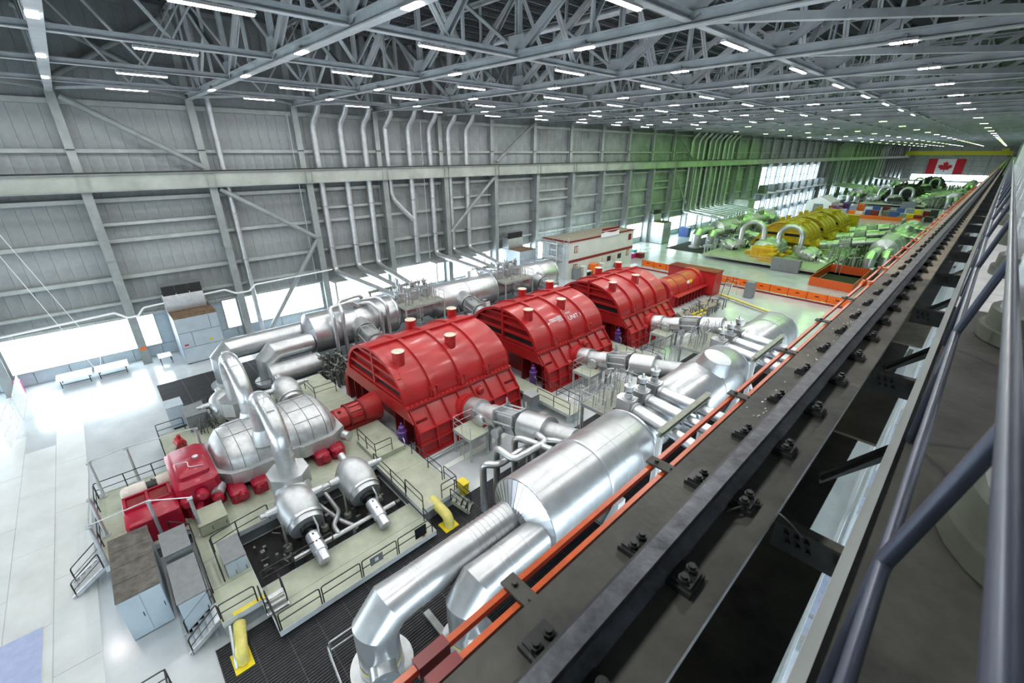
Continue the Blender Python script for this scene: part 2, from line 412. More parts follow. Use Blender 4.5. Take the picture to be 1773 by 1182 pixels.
# ---- roof
ceil = struct(MB().box(XW - 0.3, XR, YBACK, YEND, 32.5, 32.7), 'ceiling', 'roof_deck')
pur = MB(); xs = XW + 1.0
while xs < 1.7:
    p_ = MB().box(xs - 0.09, xs + 0.09, YBACK, YEND, 32.12, 32.16); p_.box(xs - 0.02, xs + 0.02, YBACK, YEND, 32.16, 32.5); p_.box(xs - 0.09, xs + 0.09, YBACK, YEND, 32.46, 32.5)
    part(p_, 'purlin', 'purlin_paint', ceil); xs += 1.95
rib = MB(); yy = YBACK
while yy < 70: rib.box(XW, 1.7, yy, yy + 0.16, 32.42, 32.5); yy += 0.42
part(rib, 'deck_corrugation', 'roof_deck', ceil)['kind'] = 'stuff'
ZB, ZT = 25.0, 31.9
NX = [-55.6, -50.3, -40.4, -30.6, -20.7, -10.6, -0.2]
def truss(y, near):
    if near:
        t = stuct_empty('roof_truss', (CL, y, ZB))
        part(MB().ibeam((XW + 0.6, y, ZB), (1.6, y, ZB), 0.5, 0.5, 0.06, (0, 0, 1)), 'bottom_chord', 'truss_paint', t)
        part(MB().ibeam((XW + 0.1, y, ZT), (1.6, y, ZT), 0.36, 0.36, 0.05, (0, 0, 1)), 'top_chord', 'truss_paint', t)
        for i, x in enumerate(NX):
            if 0 < i < 6:
                v = MB(); 
                for dx in (-0.13, 0.13): v.bar((x + dx, y, ZB + 0.15), (x + dx, y, ZT), 0.06, 0.28, (0, 1, 0))
                part(v, 'vertical', 'truss_paint', t)
                gp = MB().prism([(-0.75, 0), (0.75, 0), (0.6, 0.85), (-0.6, 0.85)], (x, y - 0.17, ZB + 0.15), (1, 0, 0), (0, 0, 1), (0, 0.03, 0))
                part(gp, 'gusset_plate', 'truss_paint', t)
        dg = [(NX[3], NX[4] + 0.2), (NX[4], NX[5] + 0.2), (NX[5], NX[6]), (NX[2], NX[1] - 0.2), (NX[1], NX[0]), (NX[2], NX[3])]
        for a, b in dg:
            part(MB().ibeam((a, y, ZB + 0.1), (b, y, ZT), 0.38, 0.36, 0.05, (0, 1, 0)), 'diagonal', 'truss_paint', t)
        for i in range(len(NX) - 1):
            xm = (NX[i] + NX[i + 1]) / 2
            part(MB().bar((xm, y, ZB + 0.2), (xm, y, ZT), 0.16, 0.18, (0, 1, 0)), 'sub_vertical', 'truss_paint', t)
            if 0 < i < 5: part(MB().bar((xm, y, (ZB + ZT) / 2), (NX[i + 1] if xm > CL else NX[i], y, ZB + 0.2), 0.18, 0.18, (0, 1, 0)), 'sub_diagonal', 'truss_paint', t)
    else:
        m = MB().bar((XW, y, ZB), (1.6, y, ZB), 0.4, 0.4).bar((XW, y, ZT), (1.6, y, ZT), 0.35, 0.35)
        for i, x in enumerate(NX[1:6]): m.bar((x, y, ZB), (x, y, ZT), 0.2, 0.25)
        for a, b in ((NX[3], NX[4]), (NX[4], NX[5]), (NX[5], NX[6]), (NX[2], NX[1]), (NX[1], NX[0])): m.bar((a, y, ZB), (b, y, ZT), 0.28, 0.28, (0, 1, 0))
        for x in NX[1:6]: m.bar((x, y, ZB), (x, y + 9.72, ZB), 0.2, 0.2)
        struct(m, 'roof_truss', 'truss_paint')
def sway(x, y0, y1):
    t = stuct_empty('sway_frame', (x, y0, ZB)); ym = (y0 + y1) / 2
    part(MB().ibeam((x, y0 + 0.2, ZB + 0.05), (x, y1 - 0.2, ZB + 0.05), 0.36, 0.32, 0.04), 'bottom_strut', 'truss_paint', t)
    for ya in (y0, y1):
        part(MB().bar((x - 0.1, ya + (0.1 if ya < ym else -0.1), ZT), (x - 0.1, ym, ZB + 0.2), 0.09, 0.16, (1, 0, 0)), 'diagonal', 'truss_paint', t)
        part(MB().bar((x + 0.1, ya + (0.1 if ya < ym else -0.1), ZT), (x + 0.1, ym, ZB + 0.2), 0.09, 0.16, (1, 0, 0)), 'diagonal', 'truss_paint', t)
for i, y in enumerate(YC):
    if y > YEND - 4: break
    near = y < 92
    truss(y, near)
    if near:
        for x in NX[1:6]: sway(x, y, YC[i + 1])
for i, y in enumerate(YC[:8]):
    yb = YC[i + 1]; ym = (y + yb) / 2
    h = MB().bar((XW + 0.7, y + 0.2, ZB - 0.02), (XW + 6.6, ym, ZB - 0.02), 0.22, 0.18).bar((XW + 6.6, ym, ZB - 0.02), (XW + 0.7, yb - 0.2, ZB - 0.02), 0.22, 0.18)
    struct(h, 'roof_bottom_bracing', 'truss_paint')
    h = MB().bar((-10.4, y + 0.2, ZB + 0.02), (0.8, yb - 0.2, ZB + 0.02), 0.3, 0.3)
    struct(h, 'roof_bottom_bracing', 'truss_paint')
for y0, x in ((20.1, -25), (39.5, -33)):
    pass
rp = MB().tube([(-38, 31.5, 29.3), (-3, 31.5, 29.3)], 0.28, 12); solo(rp, 'roof_pipe', 'silver_dull', 'pale pipe running across under the roof between trusses', 'pipe')
# ---- lamps
def lamp_light(parent, loc, sx, sy, energy, col):
    ld = bpy.data.lights.new('lamp_light', 'AREA'); ld.shape = 'RECTANGLE'; ld.size = sx; ld.size_y = sy; ld.energy = energy; ld.color = col
    lo = bpy.data.objects.new('lamp_light', ld); COL.objects.link(lo); lo.parent = parent; lo.matrix_parent_inverse = Matrix.Translation(-Vector(parent.location)); lo.location = loc
    return lo
hb = {}
def highbay(x, y, green, idx, col_):
    t = thing('high_bay_lamp', ('green-tinted' if green else 'white') + ' twin high bay lamp under the %s roof truss, %s from the runway' % (ordw(idx), ORD[col_]), 'lamp', (x, y, ZB - 0.25), ('green high bay lamps over the far bays' if green else 'white high bay lamps over the near bays'))
    if 'h' not in hb:
        m = MB().box(-0.55, 0.55, -0.22, 0.22, 0.0, 0.12); m.box(-0.1, 0.1, -0.1, 0.1, 0.12, 0.3); hb['h'] = m.mesh('housing', 'galv')
        hb['d'] = MB().box(-0.5, -0.04, -0.18, 0.18, -0.04, 0.0).mesh('diffuser', 'lamp_white'); hb['g'] = MB().box(-0.5, -0.04, -0.18, 0.18, -0.04, 0.0).mesh('diffuser', 'lamp_green')
    for me, nm, dx in ((hb['h'], 'housing', 0), (hb['g' if green else 'd'], 'diffuser', 0), (hb['g' if green else 'd'], 'diffuser', 0.54)):
        o = bpy.data.objects.new(nm, me); COL.objects.link(o); o.parent = t; o.location = (dx, 0, 0)
    e = LAMP_W * (1.7 if green else (1.0 if y < 88 else 0.7))
    if y > 250: e *= 0.6
    lamp_light(t, (x, y, ZB - 0.30), 0.95, 0.32, e, (0.42, 1.0, 0.22) if green else (1, 0.98, 0.95))
def striplamp(x, y, idx, col_):
    t = thing('strip_lamp', 'white fluorescent strip lamp in the %s roof bay, %s strut from the runway' % (ordw(idx), ORD[col_]), 'lamp', (x, y, ZB - 0.32), 'fluorescent strip lamps under the struts')
    if 's' not in hb:
        hb['s'] = MB().prism([(-0.16, 0), (0.16, 0), (0.08, 0.12), (-0.08, 0.12)], (0, 0, 0), (1, 0, 0), (0, 0, 1), (0, 2.7, 0)).box(-0.02, 0.02, 0.4, 0.44, 0.1, 0.24).box(-0.02, 0.02, 2.2, 2.24, 0.1, 0.24).mesh('reflector', 'white_paint')
        hb['t'] = MB().tube([(-0.06, 0.05, -0.03), (-0.06, 2.65, -0.03)], 0.025, 8).tube([(0.06, 0.05, -0.03), (0.06, 2.65, -0.03)], 0.025, 8).mesh('fluorescent_tube', 'lamp_white')
    for me, nm in ((hb['s'], 'reflector'), (hb['t'], 'fluorescent_tube')):
        o = bpy.data.objects.new(nm, me); COL.objects.link(o); o.parent = t
    lo = lamp_light(t, (x, y + 1.35, ZB - 0.38), 0.14, 2.6, STRIP_W, (0.95, 0.97, 1.0))
for i, y in enumerate(YC):
    if y > YEND - 4 or y < -10: continue
    green = 88 < y < 165 or 250 < y < 370
    if y > 88 and i % 2: continue
    for j, x in enumerate((-5.0, -16.0, -26.6, -36.8, -46.6)): highbay(x, y - 0.05, green, i, j)
    if y < 80:
        for j, x in enumerate(reversed(NX[1:6])): striplamp(x, y + 3.2, i, j)
# ================================================================== CRANE RUNWAY ON THE RIGHT (camera side)
rw = stuct_empty('crane_runway_beam', (-0.59, 0, 16.6))
FZ = 18.25
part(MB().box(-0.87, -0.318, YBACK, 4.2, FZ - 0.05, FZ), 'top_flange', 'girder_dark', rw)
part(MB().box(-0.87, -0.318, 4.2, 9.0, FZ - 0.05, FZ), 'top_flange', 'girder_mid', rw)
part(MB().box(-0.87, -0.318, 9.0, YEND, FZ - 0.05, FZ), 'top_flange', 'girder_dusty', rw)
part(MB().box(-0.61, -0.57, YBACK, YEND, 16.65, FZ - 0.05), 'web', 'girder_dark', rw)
part(MB().box(-0.87, -0.318, YBACK, YEND, 16.6, 16.65), 'bottom_flange', 'girder_dark', rw)
part(MB().box(-0.56, -0.09, YBACK, 3.6, 17.05, 17.08), 'surge_plate', 'girder_mid', rw)
part(MB().box(-0.56, -0.12, 5.6, 7.6, 17.05, 17.08), 'surge_plate', 'girder_dusty', rw)
part(MB().box(-0.56, -0.12, 9.4, 11.4, 17.05, 17.08), 'surge_plate', 'girder_dusty', rw)
cr = MB().prism([(-0.037, 0.15), (-0.037, 0.115), (-0.012, 0.10), (-0.012, 0.03), (-0.07, 0.015), (-0.07, 0), (0.07, 0), (0.07, 0.015), (0.012, 0.03), (0.012, 0.10), (0.037, 0.115), (0.037, 0.15)], (-0.587, YBACK, FZ), (1, 0, 0), (0, 0, 1), (0, YEND - YBACK, 0))
rail = solo(cr, 'crane_rail', 'rail_steel', 'worn dark steel crane rail along the runway beam', 'rail', ang=20)
part(MB().bar((-0.637, -12, FZ + 0.128), (-0.637, 400, FZ + 0.128), 0.012, 0.006), 'rail_edge_strip', 'dark_metal', rail)
clip = MB().box(-0.055, 0.055, -0.075, 0.075, 0, 0.028); clip.box(-0.045, 0.045, -0.06, 0.06, 0.028, 0.042)
for dy in (-0.036, 0.036): clip.lathe([(0.03, 0.026), (0.06, 0.026), (0.06, 0.017), (0.075, 0.017)], (0.005, dy, 0), (0, 0, 1), 8)
cm = clip.mesh('rail_clip', 'dark_metal')
for k in range(-2, 130):
    for sx in (0.125, -0.125):
        o = part(cm, 'rail_clip', 'dark_metal', rail); o.location = (-0.587 + sx, 1.5 + 0.67 * k, FZ)
# knee braces between beam and catwalk
for k in range(0, 24):
    y = 2.6 + 2.9 * k
    part(MB().box(-0.36, 0.02, y, y + 0.012, 17.72, 17.95).box(-0.36, 0.02, y - 0.06, y + 0.012, 17.94, 17.96), 'bracket_plate', 'girder_dark', rw)
    bt = MB()
    for i in range(3):
        for j in range(2): bt.lathe([(0, 0.014), (0.018, 0.014)], (-0.29 + 0.055 * i + 0.02 * j, y, 17.86 - 0.06 * j), (0, -1, 0), 6)
    part(bt, 'bracket_bolt', 'dark_metal', rw)
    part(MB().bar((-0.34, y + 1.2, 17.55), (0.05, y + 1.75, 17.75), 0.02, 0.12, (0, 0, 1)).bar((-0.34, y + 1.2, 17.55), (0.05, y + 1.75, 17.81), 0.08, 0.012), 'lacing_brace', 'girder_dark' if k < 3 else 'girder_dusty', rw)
# near details: cable, strap
part(MB().tube(bend([(-0.5, 2.0, 18.29), (-0.42, 2.15, 18.3), (-0.33, 2.45, 18.1), (-0.2, 2.5, 17.97)], 0.1), 0.006, 6), 'cable', 'black_metal', rw)
part(MB().bar((-0.34, 0.9, 17.3), (-0.2, 1.05, 17.0), 0.03, 0.05), 'lacing_brace', 'steel_olive', rw)
# columns under the runway beam and lower annex seen through the gap
for y in YC[:14]:
    c = stuct_empty('runway_column', (-0.6, y, 0))
    part(MB().box(-0.95, -0.88, y - 0.25, y + 0.25, 0, 16.6).box(-0.3, -0.23, y - 0.25, y + 0.25, 0, 16.6).box(-0.88, -0.3, y - 0.02, y + 0.02, 0, 16.6), 'shaft', 'steel_pale', c)
    if y < 60:
        struct(MB().box(-0.5, XR, y + 2.2, y + 2.5, 5.6, 6.0), 'annex_beam', 'steel_grey')
        struct(MB().box(-2.6, XR, y + 4.4, y + 9.3, 3.0, 3.06), 'annex_floor', 'screen_blue')
        struct(MB().box(-2.6, -2.5, y + 4.4, y + 9.3, 3.06, 3.2).box(-2.6, XR, y + 6.2, y + 6.3, 3.06, 3.16), 'annex_kerb', 'steel_grey')
solo(MB().tube([(0.04, -3, 12.5), (0.04, 60, 12.5)], 0.12, 12), 'annex_pipe', 'warm_white', 'cream banded pipe seen below the catwalk edge', 'pipe')
# orange conductor bars with clamps
for i, (x, z) in enumerate(((-1.165, 17.9), (-1.065, 17.9))):
    t = thing('conductor_bar', ('outer' if i == 0 else 'inner') + ' orange conductor bar of the pair beside the runway beam', 'conductor bar', (x, 0, z), 'orange conductor bars')
    part(MB().box(x - 0.016, x + 0.016, YBACK, 260, z - 0.02, z + 0.02), 'bar', 'orange_bar', t)
    part(MB().box(x - 0.03, x + 0.03, 0.52, 0.685, z - 0.035, z + 0.04), 'splice_cover', 'red_dark', t)
    for y in (9.6, 23.0): part(MB().lathe([(-0.12, 0.02), (-0.08, 0.045), (0.08, 0.045), (0.12, 0.02)], (x, y, z), (0, 1, 0), 10), 'splice_cover', 'orange_bar', t)
for k in range(30):
    y = 1.1 + 1.425 * k
    bk = MB().box(-1.2, -0.85, y - 0.045, y + 0.045, 17.935, 17.95)
    for x in (-1.14, -1.02): bk.lathe([(0, 0.016), (0.02, 0.016)], (x, y, 17.95), (0, 0, 1), 6)
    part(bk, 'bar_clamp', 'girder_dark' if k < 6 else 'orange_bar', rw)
# ---- catwalk: its shade near and light far are put into plate colours
cw = struct(MB().box(0.0, 1.75, YBACK, 8.5, 17.98, 18.02), 'floor_catwalk', 'girder_dark')
y = 8.5
while y < 150:
    part(MB().box(0.0, 1.75, y + 0.01, y + 1.19, 17.98, 18.03), 'floor_plate', 'white_paint', cw); y += 1.2
part(MB().box(0.0, 1.75, 150, YEND, 17.98, 18.02), 'floor_plate', 'white_paint', cw)
part(MB().box(-0.02, 0.034, YBACK, YEND, 17.80, 18.06), 'edge_channel', 'steel_pale', cw)
hr = thing('catwalk_handrail', 'blue-grey tubular handrail along the catwalk edge beside the runway', 'handrail', (0.1, 0, 18.06))
part(MB().tube([(0.175, -6, 19.42), (0.175, 200, 19.42)], 0.024, 14), 'top_rail', 'tube_blue', hr)
part(MB().tube([(0.08, -6, 18.9), (0.08, 200, 18.9)], 0.02, 12), 'mid_rail', 'tube_blue', hr)
for k in range(-2, 60):
    y = 1.42 + 2.6 * k
    part(MB().tube([(0.08, y, 18.02), (0.08, y, 18.9), (0.175, y, 19.42)], 0.024, 12), 'post', 'tube_blue', hr)
for k in range(0, 16):
    y = 3.25 + 4.2 * k
    t = thing('roof_drain_duct', 'white vertical duct with olive collar standing on the catwalk, %s from its near end' % ORD[k], 'duct', (1.0, y, 18.02), 'white vertical ducts on the catwalk')
    part(MB().lathe([(0, 0.72), (0.14, 0.72), (0.14, 0.67), (0.34, 0.67), (0.34, 0.62)], (1.0, y, 18.03), (0, 0, 1), 28), 'collar', 'collar_olive_shaded', t)
    part(MB().lathe([(0.3, 0.6), (0.9, 0.6), (0.9, 0.61), (0.94, 0.61), (0.94, 0.6), (14.3, 0.6)], (1.0, y, 18.03), (0, 0, 1), 28), 'duct', 'silver_bright', t)

fl = MB()
for k in range(170):
    y = random.gauss(5.3, 1.1); x = -0.66 - abs(random.gauss(0, 0.07)); q = random.uniform(0.003, 0.012)
    if x > -0.86: fl.box(x, x + q, y, y + q * random.uniform(0.6, 2), FZ, FZ + 0.004)
part(fl, 'paint_flakes', 'white_paint', rw)['kind'] = 'stuff'
# ================================================================== MACHINE HALL: generic builders
def railing(pts, label, m='black_metal', group=None, h=1.02, name='railing', z_mid=True, sp=1.7, r=0.03):
    P = [Vector(p) for p in pts]
    t = thing(name, label, 'railing', tuple(P[0]), group)
    top = MB().tube(bend([tuple(P[0])] + [tuple(p + Vector((0, 0, h))) for p in P] + [tuple(P[-1])], 0.12, 4), r, 8)
    part(top, 'top_rail', m, t)
    if z_mid: part(MB().tube([tuple(p + Vector((0, 0, h * 0.52))) for p in P], r * 0.85, 8), 'mid_rail', m, t)
    for i in range(len(P) - 1):
        a, b = P[i], P[i + 1]; n = max(1, int((b - a).length / sp + 0.5))
        for k in range(0 if i else 1, n if i < len(P) - 2 else n):
            p = a.lerp(b, k / n)
            if (p - P[0]).length < 0.05: continue
            part(MB().tube([tuple(p), tuple(p + Vector((0, 0, h)))], r, 8), 'post', m, t)
    return t
def stairs(base, dr, width, rise, run, label, n=5, m='galv', rails=True, railm='black_metal'):
    b = Vector(base); d = Vector((dr[0], dr[1], 0)).normalized(); s = Vector((-d.y, d.x, 0))
    t = thing('stairs', label, 'stairs', tuple(b))
    top = b + d * run + Vector((0, 0, rise))
    for sg in (-1, 1):
        part(MB().bar(tuple(b + s * sg * width / 2 + Vector((0, 0, 0.06))), tuple(top + s * sg * width / 2 - Vector((0, 0, 0.06))), 0.05, 0.2), 'stringer', m, t)
        if rails:
            o = s * sg * width / 2
            pts = [b + o + d * 0.1, b + o + d * 0.1 + Vector((0, 0, 0.95)), top + o + Vector((0, 0, 0.95)), top + o]
            part(MB().tube(bend([tuple(p) for p in pts], 0.12, 4), 0.03, 8), 'handrail', railm, t)
            part(MB().tube([tuple(b + o + d * 0.1 + Vector((0, 0, 0.5))), tuple(top + o + Vector((0, 0, 0.5)))], 0.018, 8), 'mid_rail', railm, t)
    for k in range(n):
        c = b + d * run * (k + 0.5) / n + Vector((0, 0, rise * (k + 0.7) / n))
        part(MB().bar(tuple(c - s * width / 2), tuple(c + s * width / 2), 0.24, 0.03), 'tread', m, t)
    return t
def ladder(base, h, dirv, label, cage=True, m='galv', name='cage_ladder'):
    b = Vector(base); d = Vector(dirv).normalized(); s = Vector((-d.y, d.x, 0))
    t = thing(name, label, 'ladder', tuple(b))
    for sg in (-1, 1): part(MB().tube([tuple(b + s * 0.22 * sg), tuple(b + s * 0.22 * sg + Vector((0, 0, h)))], 0.022, 6), 'stile', m, t)
    k = 0.3
    while k < h: part(MB().tube([tuple(b - s * 0.22 + Vector((0, 0, k))), tuple(b + s * 0.22 + Vector((0, 0, k)))], 0.014, 6), 'rung', m, t); k += 0.3
    if cage:
        z = 2.1
        while z < h + 0.4:
            pts = [tuple(b + s * 0.36 * math.cos(a) + d * (0.36 * math.sin(a) + 0.3) + Vector((0, 0, z))) for a in [2 * math.pi * i / 14 for i in range(14)]]
            part(MB().tube(pts, 0.014, 6, closed=True), 'cage_hoop', m, t); z += 0.75
        for a in (0.2, 1.0, 1.57, 2.14, 2.94):
            c = b + s * 0.36 * math.cos(a) + d * (0.36 * math.sin(a) + 0.3)
            part(MB().tube([tuple(c + Vector((0, 0, 2.1))), tuple(c + Vector((0, 0, h + 0.3)))], 0.012, 6), 'cage_bar', m, t)
    return t
def cabinet(x0, x1, y0, y1, z0, z1, label, body='cabinet_blue', top='cabinet_top', doors=(), name='cabinet', group=None, plates=0):
    t = thing(name, label, 'cabinet', ((x0 + x1) / 2, (y0 + y1) / 2, z0), group)
    part(MB().box(x0, x1, y0, y1, z0 + 0.05, z1 - 0.04), 'body', body, t)
    part(MB().box(x0 + 0.05, x1 - 0.05, y0 + 0.05, y1 - 0.05, z0, z0 + 0.05), 'plinth', 'black_metal', t)
    if plates:
        for k in range(plates):
            a = x0 + (x1 - x0) * k / plates; b = x0 + (x1 - x0) * (k + 1) / plates
            part(MB().box(a + (0.012 if k else -0.03), b - 0.012 if k < plates - 1 else b + 0.03, y0 - 0.03, y1 + 0.03, z1 - 0.04, z1 + 0.01), 'roof_plate', top, t)
    else: part(MB().box(x0 - 0.03, x1 + 0.03, y0 - 0.03, y1 + 0.03, z1 - 0.04, z1 + 0.01), 'roof_plate', top, t)
    for face, n in doors:
        for k in range(n):
            if face == 'x+':
                a = y0 + (y1 - y0) * k / n; b = y0 + (y1 - y0) * (k + 1) / n
                d = part(MB().box(x1, x1 + 0.025, a + 0.015, b - 0.015, z0 + 0.12, z1 - 0.08), 'door', body, t)
                part(MB().box(x1 + 0.025, x1 + 0.05, b - 0.12, b - 0.09, (z0 + z1) / 2 - 0.12, (z0 + z1) / 2 + 0.12), 'handle', 'dark_metal', d)
            elif face == 'y-':
                a = x0 + (x1 - x0) * k / n; b = x0 + (x1 - x0) * (k + 1) / n
                d = part(MB().box(a + 0.015, b - 0.015, y0 - 0.025, y0, z0 + 0.12, z1 - 0.08), 'door', body, t)
                part(MB().box(b - 0.12, b - 0.09, y0 - 0.05, y0 - 0.025, (z0 + z1) / 2 - 0.12, (z0 + z1) / 2 + 0.12), 'handle', 'dark_metal', d)
    return t
# ---------------------------------------------------------------- low pressure turbine casing
LPL = 10.0
def lp_casing(y0, label):
    t = thing('turbine_casing', label, 'turbine', (CL, y0, 0))
    zb, zs, hb_, hs, rise = 0.0, 3.4, 6.1, 4.6, 3.2
    y1 = y0 + LPL; zk, hk = 1.95, 5.85
    def hw(z): return hb_ + (hk - hb_) * z / zk if z < zk else hk + (hs - hk) * (z - zk) / (zs - zk)
    def body_ring(y): return [(CL - hb_, y, zb), (CL + hb_, y, zb), (CL + hk, y, zk), (CL + hs, y, zs), (CL - hs, y, zs), (CL - hk, y, zk)]
    part(MB().loft([body_ring(y0 + 1.3), body_ring(y1 - 1.3)]), 'lower_body', 'red', t, ang=20)
    for sg in (-1, 1):
        for ya, yb in ((y0 + 0.1, y0 + 1.32), (y1 - 1.32, y1 - 0.1)):
            part(MB().prism([(hb_, 0), (hk, zk), (hs, zs), (hs - 0.35, zs), (hk - 0.35, zk), (hb_ - 0.35, 0)], (CL, ya, 0), (sg, 0, 0), (0, 0, 1), (0, yb - ya, 0)), 'side_wing', 'red', t, ang=20)
    # arch shell
    n = 36
    part(MB().box(CL - hs, CL + hs, y0 + 0.3, y1 - 0.3, zs - 0.12, zs), 'split_plate', 'red_dark', t)
    def arch(y, k=1.0, dz=0.0): return [(CL + hs * k * math.cos(math.pi * i / n), y, zs + rise * k * math.sin(math.pi * i / n) + dz) for i in range(n + 1)]
    part(MB().loft([arch(y0 + 0.45), arch(y1 - 0.45)], True), 'arch_shell', 'red', t)
    # overhanging arch edges
    for ya, yb in ((y0, y0 + 0.5), (y1 - 0.5, y1)):
        m = MB(); o1, i1 = arch(ya, 1.0), arch(ya, 0.93); o2, i2 = arch(yb, 1.0), arch(yb, 0.93)
        for i in range(n):
            s_ = len(m.v); m.v += [o1[i], o1[i + 1], o2[i + 1], o2[i], i1[i], i1[i + 1], i2[i + 1], i2[i]]
            m.f += [(s_, s_ + 1, s_ + 2, s_ + 3), (s_ + 7, s_ + 6, s_ + 5, s_ + 4), (s_, s_ + 4, s_ + 5, s_ + 1), (s_ + 3, s_ + 2, s_ + 6, s_ + 7)]
        part(m, 'arch_edge', 'red', t)
    # hoop ribs over the arch
    for yy in (y0 + 2.45, y0 + 5.0, y0 + 7.55):
        m = MB(); a1, b1 = arch(yy - 0.16, 1.0), arch(yy - 0.16, 1.05); a2, b2 = arch(yy + 0.16, 1.0), arch(yy + 0.16, 1.05)
        for i in range(n):
            s_ = len(m.v); m.v += [b1[i], b1[i + 1], b2[i + 1], b2[i], a1[i], a1[i + 1], a2[i + 1], a2[i]]
            m.f += [(s_, s_ + 1, s_ + 2, s_ + 3), (s_, s_ + 4, s_ + 5, s_ + 1), (s_ + 3, s_ + 2, s_ + 6, s_ + 7)]
        part(m, 'hoop_rib', 'red', t)
        for sg in (-1, 1):
            [part(MB().box(CL + sg * hs - 0.14, CL + sg * hs + 0.14, yy + q - 0.04, yy + q + 0.04, zs + 0.1, zs + 0.95), 'lifting_lug', 'red', t) for q in (-0.26, 0.26)]
    part(MB().box(CL - 0.14, CL + 0.14, y0, y1, zs + rise - 0.05, zs + rise + 0.2), 'crown_rib', 'red', t)
    # end faces: beams, a centre web, dark plates painted as shade in the slots
    for sg, ye in ((-1, y0 + 0.42), (1, y1 - 0.42)):
        f = sg
        for zz, wv in ((zs + 0.15, 4.3), (zs + 0.95, 4.15), (zs + 1.75, 3.7), (zs + 2.45, 2.6)):
            part(MB().box(CL - wv, CL + wv, min(ye, ye + f * 0.3), max(ye, ye + f * 0.3), zz, zz + 0.2), 'end_beam', 'red', t)
        part(MB().box(CL - 0.12, CL + 0.12, min(ye, ye + f * 0.34), max(ye, ye + f * 0.34), zs, zs + rise - 0.1), 'end_web', 'red', t)
        part(MB().prism([(-4.2, 0.35), (4.2, 0.35), (3.95, 0.95), (-3.95, 0.95)], (CL, ye, zs), (1, 0, 0), (0, 0, 1), (0, f * 0.04, 0)), 'slot_shade', 'pit_dark', t)
        part(MB().prism([(-3.9, 1.15), (3.9, 1.15), (3.4, 1.75), (-3.4, 1.75)], (CL, ye, zs), (1, 0, 0), (0, 0, 1), (0, f * 0.04, 0)), 'slot_shade', 'red_dark', t)
        yb = y0 + 0.1 if f < 0 else y1 - 0.1
        part(MB().prism([(-hs, zs + 0.1), (hs, zs + 0.1), (hs + 0.9, zs - 0.9), (-hs - 0.9, zs - 0.9)], (CL, yb, 0), (1, 0, 0), (0, 0, 1), (0, f * 0.12, 0)), 'end_skirt', 'red', t)
        for k in (-4, -3, -2, 2, 3, 4): part(MB().prism([(-0.06, 0.0), (0.06, 0.0), (0.06, zs - 0.8), (-0.06, zs - 0.8)], (CL + k * 1.35, yb, 0), (1, 0, 0), (0, 0, 1), (0, -f * 1.1, 0)), 'end_rib', 'red_dark', t)
    # side flange and stiffener grid
    for sg in (-1, 1):
        part(MB().box(CL + sg * (hs + 0.12) - 0.2, CL + sg * (hs + 0.12) + 0.2, y0, y1, zs - 0.08, zs + 0.14), 'split_flange', 'red', t)
        bt = MB(); 
        for k in range(26): bt.lathe([(0, 0.05), (0.1, 0.05)], (CL + sg * (hs + 0.2), y0 + 0.3 + k * 0.376, zs + 0.14), (0, 0, 1), 6)
        part(bt, 'flange_bolts', 'red_dark', t)
        for zz in (1.95, 0.95, 0.06):
            xs_ = CL + sg * hw(zz)
            part(MB().box(xs_ - 0.2, xs_ + 0.2, y0 + 0.1, y1 - 0.1, zz - 0.05, zz + 0.05), 'side_rail', 'red', t)
        nv = 8
        for k in range(nv):
            yy = y0 + 0.14 + (LPL - 0.34) * k / (nv - 1)
            part(MB().prism([(hb_ - 0.05, 0), (hb_ + 0.22, 0), (hk + 0.24, zk), (hs + 0.24, zs), (hs - 0.05, zs), (hk - 0.05, zk)], (CL, yy, 0), (sg, 0, 0), (0, 0, 1), (0, 0.08, 0)), 'side_rib', 'red', t)
        xs_ = CL + sg * 5.75
        part(MB().lathe([(-0.3, 1.12), (0.25, 1.12), (0.25, 1.02), (0.45, 1.02), (0.45, 0.8)], (xs_, y0 + 4.75, 2.0), (sg, 0.05, 0.2), 28), 'inlet_ring', 'red', t)
        for dy, dz in ((6.3, 2.75), (3.2, 1.9), (6.4, 1.1)):
            xq = CL + sg * hw(dz)
            part(MB().lathe([(-0.1, 0.34), (0.2, 0.34), (0.32, 0.24), (0.36, 0.05)], (xq, y0 + dy, dz), (sg, 0, 0), 16), 'boss', 'red', t)
    # relief valve drums
    for dx, dy in ((2.55, 1.0), (2.55, 5.6), (-2.3, 5.0), (-2.3, 9.3)):
        zz = zs + rise * math.sqrt(1 - (dx / hs) ** 2)
        d = part(MB().lathe([(-0.35, 0.42), (0.32, 0.42), (0.32, 0.45), (0.38, 0.45), (0.38, 0.42), (0.72, 0.42), (0.72, 0.47), (0.84, 0.47)], (CL + dx, y0 + dy, zz), (0, 0, 1), 24), 'relief_drum', 'red', t)
        part(MB().lathe([(0.84, 0.47), (0.86, 0.47), (0.88, 0.44)], (CL + dx, y0 + dy, zz), (0, 0, 1), 24), 'relief_disc', 'cream', d)
    return t
